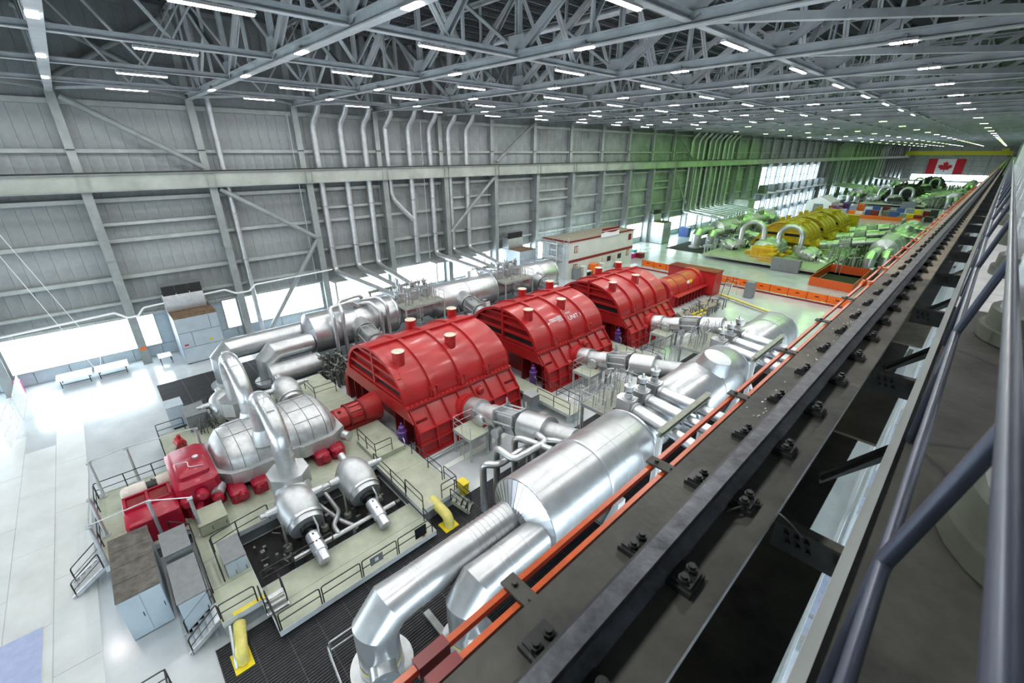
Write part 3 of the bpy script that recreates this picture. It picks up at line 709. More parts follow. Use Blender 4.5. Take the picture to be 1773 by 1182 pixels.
# ---------------------------------------------------------------- moisture separator vessel
def vessel(x, z, r, y0, y1, label, near_cone=False, manway=None, far_cap=True, sup=()):
    t = thing('separator_vessel', label, 'vessel', (x, y0, 0))
    pr = []
    if not near_cone: pr += [(-0.95, r * 0.62), (-0.6, r * 0.80), (-0.25, r * 0.94), (0, r)]
    else: pr += [(0, r)]
    pr += [(y1 - y0, r)]
    if far_cap: pr += [(y1 - y0 + 0.25, r * 0.94), (y1 - y0 + 0.6, r * 0.80), (y1 - y0 + 0.95, r * 0.62)]
    part(MB().lathe(pr, (x, y0, z), (0, 1, 0), 56), 'shell', 'silver', t)
    bands = MB(); bands2 = [y1 - 0.06, y0 + (y1 - y0) * 0.5]
    for yb in bands2: part(MB().lathe([(-0.08, r), (-0.08, r + 0.05), (0.08, r + 0.05), (0.08, r)], (x, yb, z), (0, 1, 0), 56, False), 'band', 'silver_bright', t)
    for k in range(1, 6):
        yb = y0 + (y1 - y0) * k / 6
        part(MB().lathe([(-0.012, r), (-0.012, r + 0.006), (0.012, r + 0.006), (0.012, r)], (x, yb, z), (0, 1, 0), 56, False), 'seam', 'silver_dull', t)
    a = R(70); part(MB().bar((x + math.cos(a) * r, y0, z + math.sin(a) * r), (x + math.cos(a) * r, y1, z + math.sin(a) * r), 0.02, 0.02), 'long_seam', 'silver_dull', t)
    if near_cone:
        n = 32
        for k in range(n):
            a0, a1 = 2 * math.pi * k / n, 2 * math.pi * (k + 0.97) / n
            P = lambda rr, aa, yy: (x + rr * math.cos(aa), yy, z + rr * math.sin(aa))
            off = 0.03 * (k % 2)
            m = MB(); m.v = [P(r + 0.01, a0, y0 + 0.02), P(r + 0.01, a1, y0 + 0.02 + 0.02), P(0.95, a1, y0 - 0.55 + 0.02), P(0.95, a0, y0 - 0.55), P(0.5, a1, y0 - 0.6), P(0.5, a0, y0 - 0.62)]
            m.f = [(0, 1, 2, 3), (3, 2, 4, 5)]
            part(m, 'cone_segment', 'silver_bright', t, ang=5)
    if manway:
        my, ang, mr = manway; a = R(ang); d = Vector((math.cos(a), 0, math.sin(a)))
        c = Vector((x, my, z)) + d * (r - 0.35)
        part(MB().lathe([(0, mr * 1.25), (0.4, mr * 1.12), (1.05, mr), (1.06, mr * 0.97)], tuple(c), tuple(d), 32), 'manway_nozzle', 'silver', t)
        part(MB().lathe([(1.06, mr * 0.99), (1.085, mr * 0.97)], tuple(c), tuple(d), 32), 'manway_cover', 'silver_bright', t)
    for ys in sup:
        sd = MB().box(x - 1.6, x + 1.6, ys - 0.18, ys + 0.18, 0, z - r * 0.55); sd.box(x - 1.9, x + 1.9, ys - 0.3, ys + 0.3, 0, 0.08)
        part(sd, 'saddle', 'steel_pale', t)
        sg = 1 if x > CL else -1
        part(MB().prism([(1.3, 0.1), (2.25, 0.1), (2.2, 2.3), (1.95, 2.3)], (x, ys - 0.35, 0), (1, 0, 0), (0, 0, 1), (0, 0.7, 0)), 'support_bracket', 'white_paint', t)
    return t
def neck(x, z, r, y0, y1, label):
    t = thing('separator_neck', label, 'pipe', (x, y0, 0))
    part(MB().lathe([(0, r), (y1 - y0, r)], (x, y0, z), (0, 1, 0), 40), 'shell', 'silver_dull', t)
    part(MB().lathe([(-0.05, r + 0.06), (0.05, r + 0.06)], (x, (y0 + y1) / 2, z), (0, 1, 0), 40), 'band', 'silver', t)
    return t
def cross_pipe(x, z, r, yd, yv, label, sgn=1, manhole=True):
    """horizontal pipe from the vessel end turning down to the floor"""
    t = thing('steam_pipe', label, 'pipe', (x, yd, 0))
    k = 0.8 * r
    part(MB().tube([(x, yv, z), (x, yd + k + 0.1, z), (x, yd + k, z), (x, yd, z - k)], r, 36, caps=False) if False else MB().tube([(x, yv, z), (x, yd + k + 0.9, z)], r, 36), 'horizontal_run', 'silver', t)
    part(MB().tube([(x, yd + k + 0.95, z), (x, yd + k, z), (x, yd, z - k), (x, yd, z - k - 0.8)], [r, r * 1.08, r * 1.08, r], 36, caps=False), 'mitre_elbow', 'silver', t, ang=20)
    part(MB().tube([(x, yd, z - k - 0.7), (x, yd, 0.25)], r * 0.99, 36), 'vertical_leg', 'silver', t)
    part(MB().lathe([(0, r * 1.5), (0.28, r * 1.5), (0.28, r * 1.05), (0.5, r * 1.05), (0.5, r)], (x, yd, 0.02), (0, 0, 1), 36), 'floor_collar', 'silver_dull', t)
    for yb in (yd + r * 1.3 + 0.7, yd + r * 1.3 + 1.0, (yd + yv) / 2 + 1):
        part(MB().lathe([(-0.02, r), (-0.02, r + 0.015), (0.02, r + 0.015), (0.02, r)], (x, yb, z), (0, 1, 0), 36, False), 'band', 'silver_bright', t)
    if yv - yd > 5:
        for k in range(9): part(MB().lathe([(-0.015, r), (-0.015, r + 0.018), (0.015, r + 0.018), (0.015, r)], (x, yv - 0.4 - k * 0.28, z), (0, 1, 0), 36, False), 'band', 'silver_dull', t)
    if manhole:
        d = Vector((0.88 * sgn, -0.30, -0.1)).normalized()
        c = Vector((x, yd, 1.15)) + d * (r * 0.55)
        h = part(MB().lathe([(0, 0.56), (0.75, 0.56)], tuple(c), tuple(d), 28), 'access_stub', 'silver', t)
        hc = part(MB().lathe([(0.75, 0.58), (0.78, 0.58)], tuple(c), tuple(d), 28), 'access_cover', 'cabinet_grey', t)
        for q in (-0.3, 0.3):
            e = c + d * 0.78 + Vector((0, 0, q)); part(MB().tube([tuple(e + Vector((0, -0.07, 0))), tuple(e + d * 0.06 + Vector((0, -0.05, 0))), tuple(e + d * 0.06 + Vector((0, 0.05, 0))), tuple(e + Vector((0, 0.07, 0)))], 0.012, 6), 'cover_handle', 'galv', hc)
        part(MB().lathe([(-0.07, r + 0.004), (-0.07, r + 0.008), (0.07, r + 0.008), (0.07, r + 0.004)], (x, yd, 0.82), (0, 0, 1), 36, False), 'warning_band', 'yellow_pale', t)
    return t
# ---------------------------------------------------------------- inlet valve train between casing and vessel
def inlet_train(y, sgn, x_in, x_out, label, z=2.0):
    t = thing('inlet_valve_train', label, 'valve', (x_in, y, 0)); L = abs(x_out - x_in)
    D = Vector((sgn, 0.05, 0.2)).normalized(); O = Vector((x_in, y, z)); Y = Vector((0, 1, 0)); N = D.cross(Y) if sgn < 0 else Y.cross(D); N = -N if N.z < 0 else N
    P = lambda d, a=0.0, b=0.0: tuple(O + D * d + Y * a + N * b)
    part(MB().lathe([(0, 0.88), (0.25, 0.88), (0.25, 0.97), (1.45, 0.97), (1.45, 0.8)], P(-0.05), tuple(D), 32), 'inlet_sleeve', 'silver', t)
    part(MB().lathe([(0, 0.74), (1.5, 0.74)], P(1.35), tuple(D), 32), 'pipe_body', 'silver_dull', t)
    part(MB().lathe([(0, 0.83), (0.95, 0.83), (0.95, 0.72)], P(2.55), tuple(D), 32), 'pipe_sleeve', 'silver', t)
    sd = part(MB().lathe([(0, 0.44), (1.05, 0.44)], P(1.85, 0, -0.1), (0.25 * sgn, -1, 0), 24), 'side_stub', 'silver', t)
    part(MB().lathe([(1.05, 0.45), (1.07, 0.42)], P(1.85, 0, -0.1), (0.25 * sgn, -1, 0), 24), 'stub_cover', 'silver_dull', sd)
    a, b = 3.6, 5.6
    for d in (a, b - 0.15): part(MB().prism([(-0.78, -0.75), (0.78, -0.75), (1.06, 0.2), (0.78, 1.0), (-0.78, 1.0), (-1.06, 0.2)], P(d), (0, 1, 0), tuple(N), tuple(D * 0.1)), 'valve_flange', 'galv', t)
    part(MB().bar(P(a), P(b), 1.26, 1.32), 'valve_body', 'silver_dull', t)
    for dy, dz in ((-0.62, 0.86), (0.0, 0.96), (0.62, 0.86), (-0.94, 0.2), (0.94, 0.2)): part(MB().tube([P(a, dy, dz), P(b, dy, dz)], 0.06, 8), 'tie_rod', 'galv', t)
    for d in (a + 0.05, b - 0.1): part(MB().prism([(-0.1, 0.9), (0.1, 0.9), (0.03, 1.45), (-0.03, 1.45)], P(d, 0.55), (0, 1, 0), tuple(N), tuple(D * 0.12)), 'lifting_ear', 'galv', t)
    ac = part(MB().lathe([(0, 0.32), (0.55, 0.32), (0.55, 0.36), (0.62, 0.36), (0.66, 0.2)], P(3.95, -0.7, -0.5), (0.2 * sgn, -1, 0), 20), 'actuator', 'galv', t)
    q = Vector(P(3.95, -1.0, -0.8)); part(MB().bar(tuple(q), (q.x, q.y, 0.0), 0.22, 0.26), 'actuator_leg', 'galv', ac)
    part(MB().lathe([(0, 1.04), (2.1, 1.04), (2.1, 0.98), (2.12, 0.75)], P(5.8), tuple(D), 36), 'expansion_sleeve', 'silver', t)
    part(MB().lathe([(0.0, 0.72), (max(0.5, L / D.x / sgn - 7.4), 0.72)], P(7.4), tuple(D), 28), 'outlet_pipe', 'silver_dull', t)
    for d in (2.9, 6.8):
        c = Vector(P(d)); part(MB().box(c.x - 0.1, c.x + 0.1, y - 0.55, y - 0.4, 0, c.z - 0.6).box(c.x - 0.1, c.x + 0.1, y + 0.4, y + 0.55, 0, c.z - 0.6).box(c.x - 0.12, c.x + 0.12, y - 0.6, y + 0.6, c.z - 0.8, c.z - 0.6), 'support_stand', 'steel_grey', t)
    return t
def steel_platform(x0, x1, y0, y1, z, label, m='steel_olive', rail=True):
    t = thing('access_platform', label, 'platform', ((x0 + x1) / 2, (y0 + y1) / 2, 0))
    part(MB().box(x0, x1, y0, y1, z - 0.06, z), 'deck', m, t)
    part(MB().box(x0 - 0.05, x1 + 0.05, y0 - 0.05, y0, z - 0.22, z + 0.03).box(x0 - 0.05, x1 + 0.05, y1, y1 + 0.05, z - 0.22, z + 0.03).box(x1, x1 + 0.05, y0, y1, z - 0.22, z + 0.03).box(x0 - 0.05, x0, y0, y1, z - 0.22, z + 0.03), 'fascia', 'steel_pale', t)
    for x in (x0 + 0.05, x1 - 0.05):
        for y in (y0 + 0.05, y1 - 0.05): part(MB().box(x - 0.07, x + 0.07, y - 0.07, y + 0.07, 0, z - 0.06), 'leg', 'steel_pale', t)
    if rail:
        for a, b in (((x0, y0), (x1, y0)), ((x0, y1), (x1, y1)), ((x0, y0), (x0, y1))):
            part(MB().tube([(a[0], a[1], z + 1), (b[0], b[1], z + 1)], 0.02, 8).tube([(a[0], a[1], z + 0.5), (b[0], b[1], z + 0.5)], 0.016, 8), 'guard_rail', 'galv', t)
        for x in (x0, (x0 + x1) / 2, x1):
            for y in (y0, y1): part(MB().tube([(x, y, z), (x, y, z + 1)], 0.02, 8), 'guard_post', 'galv', t)
    return t
def relief_valve(x, y, z, label, group):
    t = thing('relief_valve', label, 'valve', (x, y, z), group)
    part(MB().prism([(-0.5, -0.5), (0.45, -0.5), (0.55, 0), (0.45, 0.5), (-0.5, 0.5), (-0.72, 0.25), (-0.72, -0.25)], (x, y, z - 1.2), (1, 0, 0), (0, 1, 0), (0, 0, 1.2)), 'valve_chest', 'silver', t)
    part(MB().lathe([(0, 0.42), (0.06, 0.40), (0.06, 0.26), (0.3, 0.26), (0.3, 0.2), (0.42, 0.2)], (x, y, z), (0, 0, 1), 20), 'bonnet', 'silver_dull', t)
    part(MB().lathe([(0.42, 0.16), (0.55, 0.16)], (x, y, z), (0, 0, 1), 16), 'spring_gap', 'black_metal', t)
    part(MB().lathe([(0.55, 0.27), (0.85, 0.27), (0.85, 0.34), (0.92, 0.34), (0.95, 0.1), (1.2, 0.08)], (x, y, z), (0, 0, 1), 20), 'spring_cap', 'silver', t)
    return t
# ================================================================== UNIT 1
U1 = []          # things copied to the far units
# ---- decks
dk = thing('turbine_deck', 'raised pale green deck around the front of the near machine', 'deck', (CL, 4, 0))
def deck(x0, x1, y0, y1, z, nx=1):
    for k in range(nx):
        a = x0 + (x1 - x0) * k / nx; b = x0 + (x1 - x0) * (k + 1) / nx
        part(MB().box(a + 0.008, b - 0.008, y0, y1, z - 0.1, z), 'deck_plate', 'deck_green', dk)
    part(MB().box(x0, x1, y0 - 0.02, y0, z - 0.3, z + 0.02).box(x0, x1, y1, y1 + 0.02, z - 0.3, z + 0.02).box(x0 - 0.02, x0, y0, y1, z - 0.3, z + 0.02).box(x1, x1 + 0.02, y0, y1, z - 0.3, z + 0.02), 'deck_fascia', 'deck_edge', dk)
    part(MB().box(x0 + 0.1, x1 - 0.1, y0 + 0.1, y1 - 0.1, 0, z - 0.1), 'deck_substructure', 'cabinet_grey', dk)
deck(-32.2, -25.3, -4.0, -0.45, 1.0, 3)
deck(-24.3, -18.05, -0.45, 1.3, 1.0, 3)
deck(-37.2, -24.3, -0.45, 9.6, 1.0, 4)
deck(-39.0, -37.2, 3.0, 12.0, 1.0)
deck(-24.3, -23.2, 1.3, 9.6, 1.0)
deck(-37.2, -17.6, 9.6, 12.2, 1.0, 5)
deck(-19.2, -16.35, 1.3, 9.6, 0.45, 2)
part(MB().box(-23.2, -19.2, 1.3, 9.6, 0.01, 0.03), 'pit_floor', 'pit_dark', dk)
part(MB().box(-26.2, -23.4, 9.7, 11.9, 1.0, 1.35), 'step_platform', 'deck_green', dk)
part(MB().box(-18.25, -18.05, 0.0, 1.3, 0.95, 1.03).box(-18.3, -18.05, -0.45, -0.4, 0.9, 1.04), 'nosing', 'yellow', dk)
for y in (-0.4, 1.2): part(MB().box(-18.2, -18.08, y - 0.06, y + 0.06, 0, 0.75), 'deck_post', 'steel_pale', dk)
# ---- railings
railing([(-18.1, -0.4, 1.0), (-18.1, 1.0, 1.0)], 'short black railing on the deck edge above the yellow upright pipe')
railing([(-18.1, 1.32, 0.45), (-16.4, 1.32, 0.45)], 'black railing across the end of the lower green terrace')
railing([(-16.4, 1.4, 0.45), (-16.4, 3.2, 0.45)], 'black railing on the terrace edge, closest to the grating corner')
railing([(-16.4, 3.3, 0.45), (-16.4, 5.2, 0.45)], 'black railing on the terrace edge, second along the grating')
railing([(-16.4, 5.3, 0.45), (-16.4, 7.2, 0.45)], 'black railing on the terrace edge holding a dark sign plate')
railing([(-16.4, 7.3, 0.45), (-16.4, 9.4, 0.45), (-17.4, 9.5, 0.45)], 'black railing wrapping the terrace corner by the fire extinguisher')
railing([(-31.9, -3.95, 1.0), (-31.9, -1.2, 1.0), (-31.9, 1.0, 1.0)], 'black railing behind the white motor at the front deck')
railing([(-25.6, -3.95, 1.0), (-28.4, -3.95, 1.0)], 'black railing on the front edge of the deck beside the stairs')
railing([(-28.9, -3.95, 1.0), (-31.8, -3.95, 1.0)], 'black railing on the front edge of the deck at the far corner')
railing([(-25.4, -1.2, 1.0), (-24.4, -0.4, 1.0), (-20.0, -0.4, 1.0)], 'black railing between the deck and the dark roofed cabinets')
railing([(-22.5, 0.15, 1.0), (-20.3, 0.15, 1.0)], 'black railing in front of the small blue cabinet on the deck')
railing([(-22.6, 0.2, 1.0), (-22.9, 1.4, 1.0), (-23.1, 3.0, 1.0)], 'black railing beside the pit under the nearer steam chest')
railing([(-19.25, 1.5, 0.45), (-19.25, 3.0, 0.45), (-19.25, 5.0, 0.45)], 'black railing along the terrace side of the pit')
railing([(-23.2, 9.5, 1.0), (-21.0, 9.5, 1.0), (-19.3, 9.5, 1.0)], 'black railing at the end of the pit by the second steam chest')
railing([(-22.6, 11.95, 1.0), (-20.6, 11.95, 1.0), (-19.0, 11.95, 1.0)], 'black railing on the walkway in front of the first red casing')
railing([(-19.6, 9.7, 1.0), (-17.7, 9.7, 1.0)], 'black railing on the walkway above the yellow chute')
railing([(-17.7, 11.0, 1.0), (-17.7, 12.1, 1.0), (-19.0, 12.1, 1.0)], 'black railing at the walkway end by the yellow bin')
railing([(-26.1, 9.8, 1.35), (-23.5, 9.8, 1.35), (-23.5, 11.0, 1.35)], 'black railing around the raised step beside the coupling')
railing([(-38.9, 3.2, 1.0), (-38.9, 8.0, 1.0)], 'black railing along the far side of the green deck')
railing([(-36.9, 10.0, 1.0), (-34.6, 10.0, 1.0), (-34.6, 11.8, 1.0)], 'black railing near the far steam chest by the red coupling')
railing([(-36.8, 5.2, 1.0), (-36.8, 7.2, 1.0)], 'black railing between the two far steam chests')
railing([(-34.0, -0.4, 1.0), (-36.9, -0.4, 1.0), (-36.9, 1.2, 1.0)], 'black railing by the small red pump on the deck')
railing([(-15.9, -2.6, 0), (-17.5, -2.6, 0), (-17.5, -4.6, 0)], 'black floor railing at the bottom edge beside the grating')
stairs((-18.85, -1.8, 0), (0, 1), 1.1, 1.0, 1.35, 'galvanised stairs from the floor up to the deck by the pale cabinet', 5)
stairs((-25.9, -5.4, 0), (0, 1), 1.1, 1.0, 1.35, 'galvanised stairs at the front deck edge beside the dark roofed cabinet', 5)
stairs((-32.9, -0.6, 0), (0, 1), 0.9, 1.0, 1.3, 'small stairs behind the white motor up to the deck', 5)
stairs((-17.4, 1.6, 0.45), (-1, 0), 0.9, 0.55, 0.7, 'short step unit from the terrace to the green deck', 3)
stairs((-16.6, 12.3, 0), (-0.8, -0.6), 0.8, 0.9, 1.1, 'folding steps with railings beside the yellow chute', 4, m='steel_olive')
# tall pale stanchions with a pipe between them
SP = [(-31.8, -3.7), (-32.1, -2.0), (-31.6, 1.5), (-27.9, -3.8), (-25.5, -3.9), (-25.6, -1.6), (-24.4, 0.0)]
for i, (x, y) in enumerate(SP):
    t = thing('stanchion', ['silver stanchion at the far front corner of the deck', 'silver stanchion behind the white motor', 'silver stanchion beside the small red pump', 'silver stanchion at the middle of the front deck edge', 'silver stanchion beside the dark roofed cabinet', 'silver stanchion between red pedestal and dark roofed cabinet', 'silver stanchion beside the green terminal box'][i], 'post', (x, y, 1.0))
    part(MB().tube([(x, y, 1.0), (x, y, 3.45)], 0.085, 12), 'shaft', 'galv', t); part(MB().lathe([(0, 0.2), (0.04, 0.2)], (x, y, 1.0), (0, 0, 1), 12), 'foot', 'galv', t)
    part(MB().box(x - 0.12, x + 0.12, y - 0.12, y + 0.12, 3.45, 3.52), 'head', 'galv', t)
ph = MB().tube(bend([(-24.4, 0.0, 3.56), (-25.6, -1.6, 3.56), (-25.5, -3.9, 3.56), (-27.9, -3.8, 3.56), (-31.8, -3.7, 3.56), (-32.1, -2.0, 3.56), (-31.6, 1.5, 3.56)], 0.1), 0.03, 8)
solo(ph, 'hoist_pipe', 'galv', 'thin silver pipe carried on the tall stanchions round the front deck', 'pipe')
# ---- red pedestal, front standard, motor
t = thing('bearing_pedestal', 'glossy crimson ribbed pedestal housing at the front of the machine', 'machine', (-26.8, -1.6, 1.0)); U1.append(t)
def rbox(x0, x1, y0, y1, z0, z1, b=0.12):
    P = [(x0 + b, y0), (x1 - b, y0), (x1, y0 + b), (x1, y1 - b), (x1 - b, y1), (x0 + b, y1), (x0, y1 - b), (x0, y0 + b)]
    m = MB(); r0 = [(x, y, z0) for x, y in P]; r1 = [(x, y, z1 - b) for x, y in P]
    cx, cy = (x0 + x1) / 2, (y0 + y1) / 2
    r2 = [(cx + (x - cx) * (1 - b / (x1 - x0) * 2), cy + (y - cy) * (1 - b / (y1 - y0) * 2), z1) for x, y in P]
    return m.loft([r0, r1, r2])
part(rbox(-28.2, -25.6, -2.8, -0.5, 1.0, 2.5), 'front_box', 'crimson', t)
for k in range(3): part(MB().box(-28.1, -26.9, -2.72 + k * 0.98, -2.6 + k * 0.98, 2.48, 2.64), 'lid_rib', 'crimson', t)
[part(MB().box(q, q + 0.12, -2.72, -0.62, 2.48, 2.64), 'lid_rim', 'crimson', t) for q in (-28.17, -26.97)]
for k in range(2): part(MB().box(-28.0, -27.0, -2.55 + k * 0.98, -1.78 + k * 0.98, 2.5, 2.53), 'lid_panel', 'red_dark', t)  # shade between the lid ribs is put into a deeper red
part(MB().lathe([(0, 0.75), (1.7, 0.75), (1.75, 0.6)], (-26.4, -2.6, 1.7), (0, 1, 0), 24), 'lower_housing', 'crimson', t)
part(rbox(-30.6, -26.2, -0.5, 1.6, 1.0, 3.2, 0.25), 'main_box', 'crimson', t)
part(rbox(-28.4, -26.6, -0.2, 1.3, 3.15, 3.55, 0.12), 'top_cover', 'crimson', t)
part(MB().tube(bend([(-28.0, -0.1, 3.6), (-27.6, 0.5, 3.75), (-27.2, 0.4, 3.62), (-26.9, 1.1, 3.62)], 0.2), 0.025, 6), 'hose', 'galv', t)
part(MB().lathe([(0, 0.16), (0.15, 0.16), (0.2, 0.08)], (-28.0, 0.9, 3.55), (0, 0, 1), 12), 'breather', 'galv', t)
for q in ((-26.2, -0.2, 2.2), (-26.1, 0.6, 2.4), (-26.1, 1.2, 1.8)): part(MB().lathe([(0, 0.3), (0.35, 0.3), (0.45, 0.18)], q, (1, 0, 0), 14), 'boss', 'crimson', t)
part(MB().tube([(-26.2, 0.4, 1.6), (-25.5, 0.0, 1.4)], 0.24, 14), 'drain_elbow', 'crimson', t)
t = thing('turning_motor', 'cream electric motor lying behind the crimson pedestal', 'motor', (-29.8, -1.5, 1.0))
part(MB().lathe([(0, 0.28), (0.1, 0.42), (0.25, 0.46), (1.15, 0.46), (1.15, 0.50), (1.2, 0.50)], (-29.8, -2.85, 1.75), (0, 1, 0), 24), 'frame', 'warm_white', t)
part(MB().lathe([(1.2, 0.34), (1.45, 0.34), (1.45, 0.44), (1.55, 0.44), (1.55, 0.34), (1.7, 0.34)], (-29.8, -2.85, 1.75), (0, 1, 0), 20), 'coupling', 'dark_metal', t)
part(MB().lathe([(1.7, 0.44), (2.4, 0.44)], (-29.8, -2.85, 1.75), (0, 1, 0), 20), 'gear_case', 'warm_white', t)
part(MB().box(-30.2, -29.4, -2.7, -0.6, 1.0, 1.35), 'bed', 'wall_white', t)
t = thing('oil_pump', 'small dark red pump on the deck behind the railing', 'pump', (-34.6, 0.6, 1.0))
part(MB().lathe([(0, 0.3), (0.7, 0.3), (0.75, 0.2)], (-34.8, 0.5, 1.4), (1, 0.2, 0), 16), 'pump_body', 'red', t); part(MB().box(-34.9, -34.1, 0.3, 0.9, 1.0, 1.15), 'pump_base', 'red_dark', t); part(MB().lathe([(0, 0.12), (0.35, 0.12)], (-34.5, 0.6, 1.6), (0, 0, 1), 10), 'pump_neck', 'red', t)
cabinet(-25.6, -24.1, -0.05, 1.25, 1.0, 1.75, 'low green terminal box on the deck beside the crimson pedestal', 'deck_green', 'deck_green', (('x+', 2),), 'terminal_box')
# ---- high pressure turbine
t = thing('high_pressure_turbine', 'quilted silver high pressure turbine between the steam chests', 'turbine', (CL, 5.6, 1.0)); U1.append(t)
def hp_ring(y, hw, top, zb=2.3, n=22): return [(CL + hw * math.cos(math.pi * i / n), y, zb + (top - zb) * math.sin(math.pi * i / n) ** 0.55) for i in range(n + 1)]
secs = [(1.7, 1.2, 2.9), (1.95, 1.75, 3.45), (2.35, 2.15, 3.85), (3.0, 2.35, 4.0), (4.6, 2.35, 4.0), (5.1, 2.15, 3.85), (5.4, 2.0, 3.7), (5.8, 2.15, 3.9), (6.2, 2.4, 4.15), (8.0, 2.4, 4.15), (8.45, 2.2, 3.95), (8.8, 1.8, 3.5), (9.05, 1.2, 2.9)]
part(MB().loft([hp_ring(*s) for s in secs]), 'quilted_cover', 'quilt', t, ang=60)
sk = [(-2.4, 1.8), (-1.7, 1.5), (1.7, 1.5), (2.5, 2.2), (2.75, 3.2), (2.75, 5.2), (2.55, 5.5), (2.55, 6.0), (2.75, 6.3), (2.75, 8.2), (2.1, 9.2), (-2.1, 9.2), (-2.75, 8.2), (-2.75, 3.2)]
part(MB().prism(sk, (CL, 0, 1.65), (1, 0, 0), (0, 1, 0), (0, 0, 0.85)), 'skirt_panels', 'silver_dull', t, ang=10)
for x, y in sk: part(MB().bar((CL + x * 1.004, y, 1.65), (CL + x * 1.004, y, 2.5), 0.04, 0.04), 'skirt_seam', 'silver', t)
for s_ in (secs[2], secs[3], (3.8, 2.35, 4.0), secs[4], secs[6], secs[8], (7.1, 2.4, 4.15), secs[9], secs[10]):
    part(MB().tube([(p[0], p[1], p[2] + 0.01) for p in hp_ring(s_[0], s_[1] + 0.01, s_[2])], 0.022, 6), 'quilt_seam', 'cabinet_grey', t)
for a_, y0_, y1_ in ((9, 2.4, 4.7), (14, 2.4, 4.7), (5, 6.2, 8.3), (9, 6.2, 8.3), (14, 6.2, 8.3)):
    p0, p1 = hp_ring(y0_, 2.36, 4.01)[a_], hp_ring(y1_, 2.36, 4.01)[a_]
    if y0_ > 6: p0, p1 = hp_ring(y0_, 2.41, 4.16)[a_], hp_ring(8.0, 2.41, 4.16)[a_]
    part(MB().tube([p0, p1], 0.02, 6), 'quilt_seam', 'cabinet_grey', t)
part(MB().lathe([(0, 0.32), (0.7, 0.32)], (CL + 2.4, 1.5, 2.0), (1, -0.4, 0), 16), 'skirt_stub', 'silver', t)
part(MB().lathe([(0, 0.34), (0.5, 0.34)], (CL + 2.5, 9.0, 2.0), (1, 0.4, 0), 16), 'skirt_stub', 'silver', t)
for y in (2.2, 3.4, 7.2, 8.2):
    for sg in (1, -1): part(rbox(CL + sg * 2.5 - 0.9, CL + sg * 2.5 + 0.9, y - 0.45, y + 0.45, 1.0, 1.8, 0.15), 'pedestal_foot', 'crimson', t)
for y in (2.4, 3.3, 7.3, 8.1):
    part(MB().lathe([(0, 0.28), (0.3, 0.28), (0.36, 0.15)], (CL + 3.35, y, 1.5), (1, 0, 0), 12), 'foot_boss', 'crimson', t)
# ---- couplings
def coupling(y0, y1, label):
    t = thing('shaft_coupling', label, 'coupling', (CL, y0, 1.0)); L = y1 - y0
    part(MB().lathe([(0, 0.72), (0.18, 0.72), (0.18, 0.82), (L * 0.32, 0.82), (L * 0.32, 0.88), (L * 0.62, 0.88), (L * 0.62, 0.95), (L * 0.66, 0.95), (L * 0.95, 1.12), (L, 1.12)], (CL, y0, 1.75), (0, 1, 0), 32), 'guard_shell', 'red', t, ang=25)
    for yy in (y0 + L * 0.31, y0 + L * 0.61): part(MB().lathe([(-0.07, 0.88), (-0.07, 0.96), (0.07, 0.96), (0.07, 0.88)], (CL, yy, 1.75), (0, 1, 0), 32, False), 'guard_band', 'red_dark', t)
    for k in range(5):
        a = R(10 + 30 * k); part(MB().bar((CL + 0.9 * math.cos(a), y0 + L * 0.34, 1.75 + 0.9 * math.sin(a)), (CL + 0.9 * math.cos(a), y0 + L * 0.58, 1.75 + 0.9 * math.sin(a)), 0.06, 0.06), 'guard_rib', 'red_dark', t)
    part(MB().box(CL - 0.9, CL + 0.9, y0 + 0.15, y1 - 0.1, 0.95, 1.3), 'guard_base', 'red_dark', t)
    part(MB().lathe([(0, 0.13), (0.12, 0.13)], (CL + 0.3, y0 + 0.5, 2.5), (0, 0, 1), 12), 'plug', 'red_dark', t)
    return t
U1.append(coupling(9.2, 12.75, 'ribbed red coupling guard between silver turbine and first red casing'))
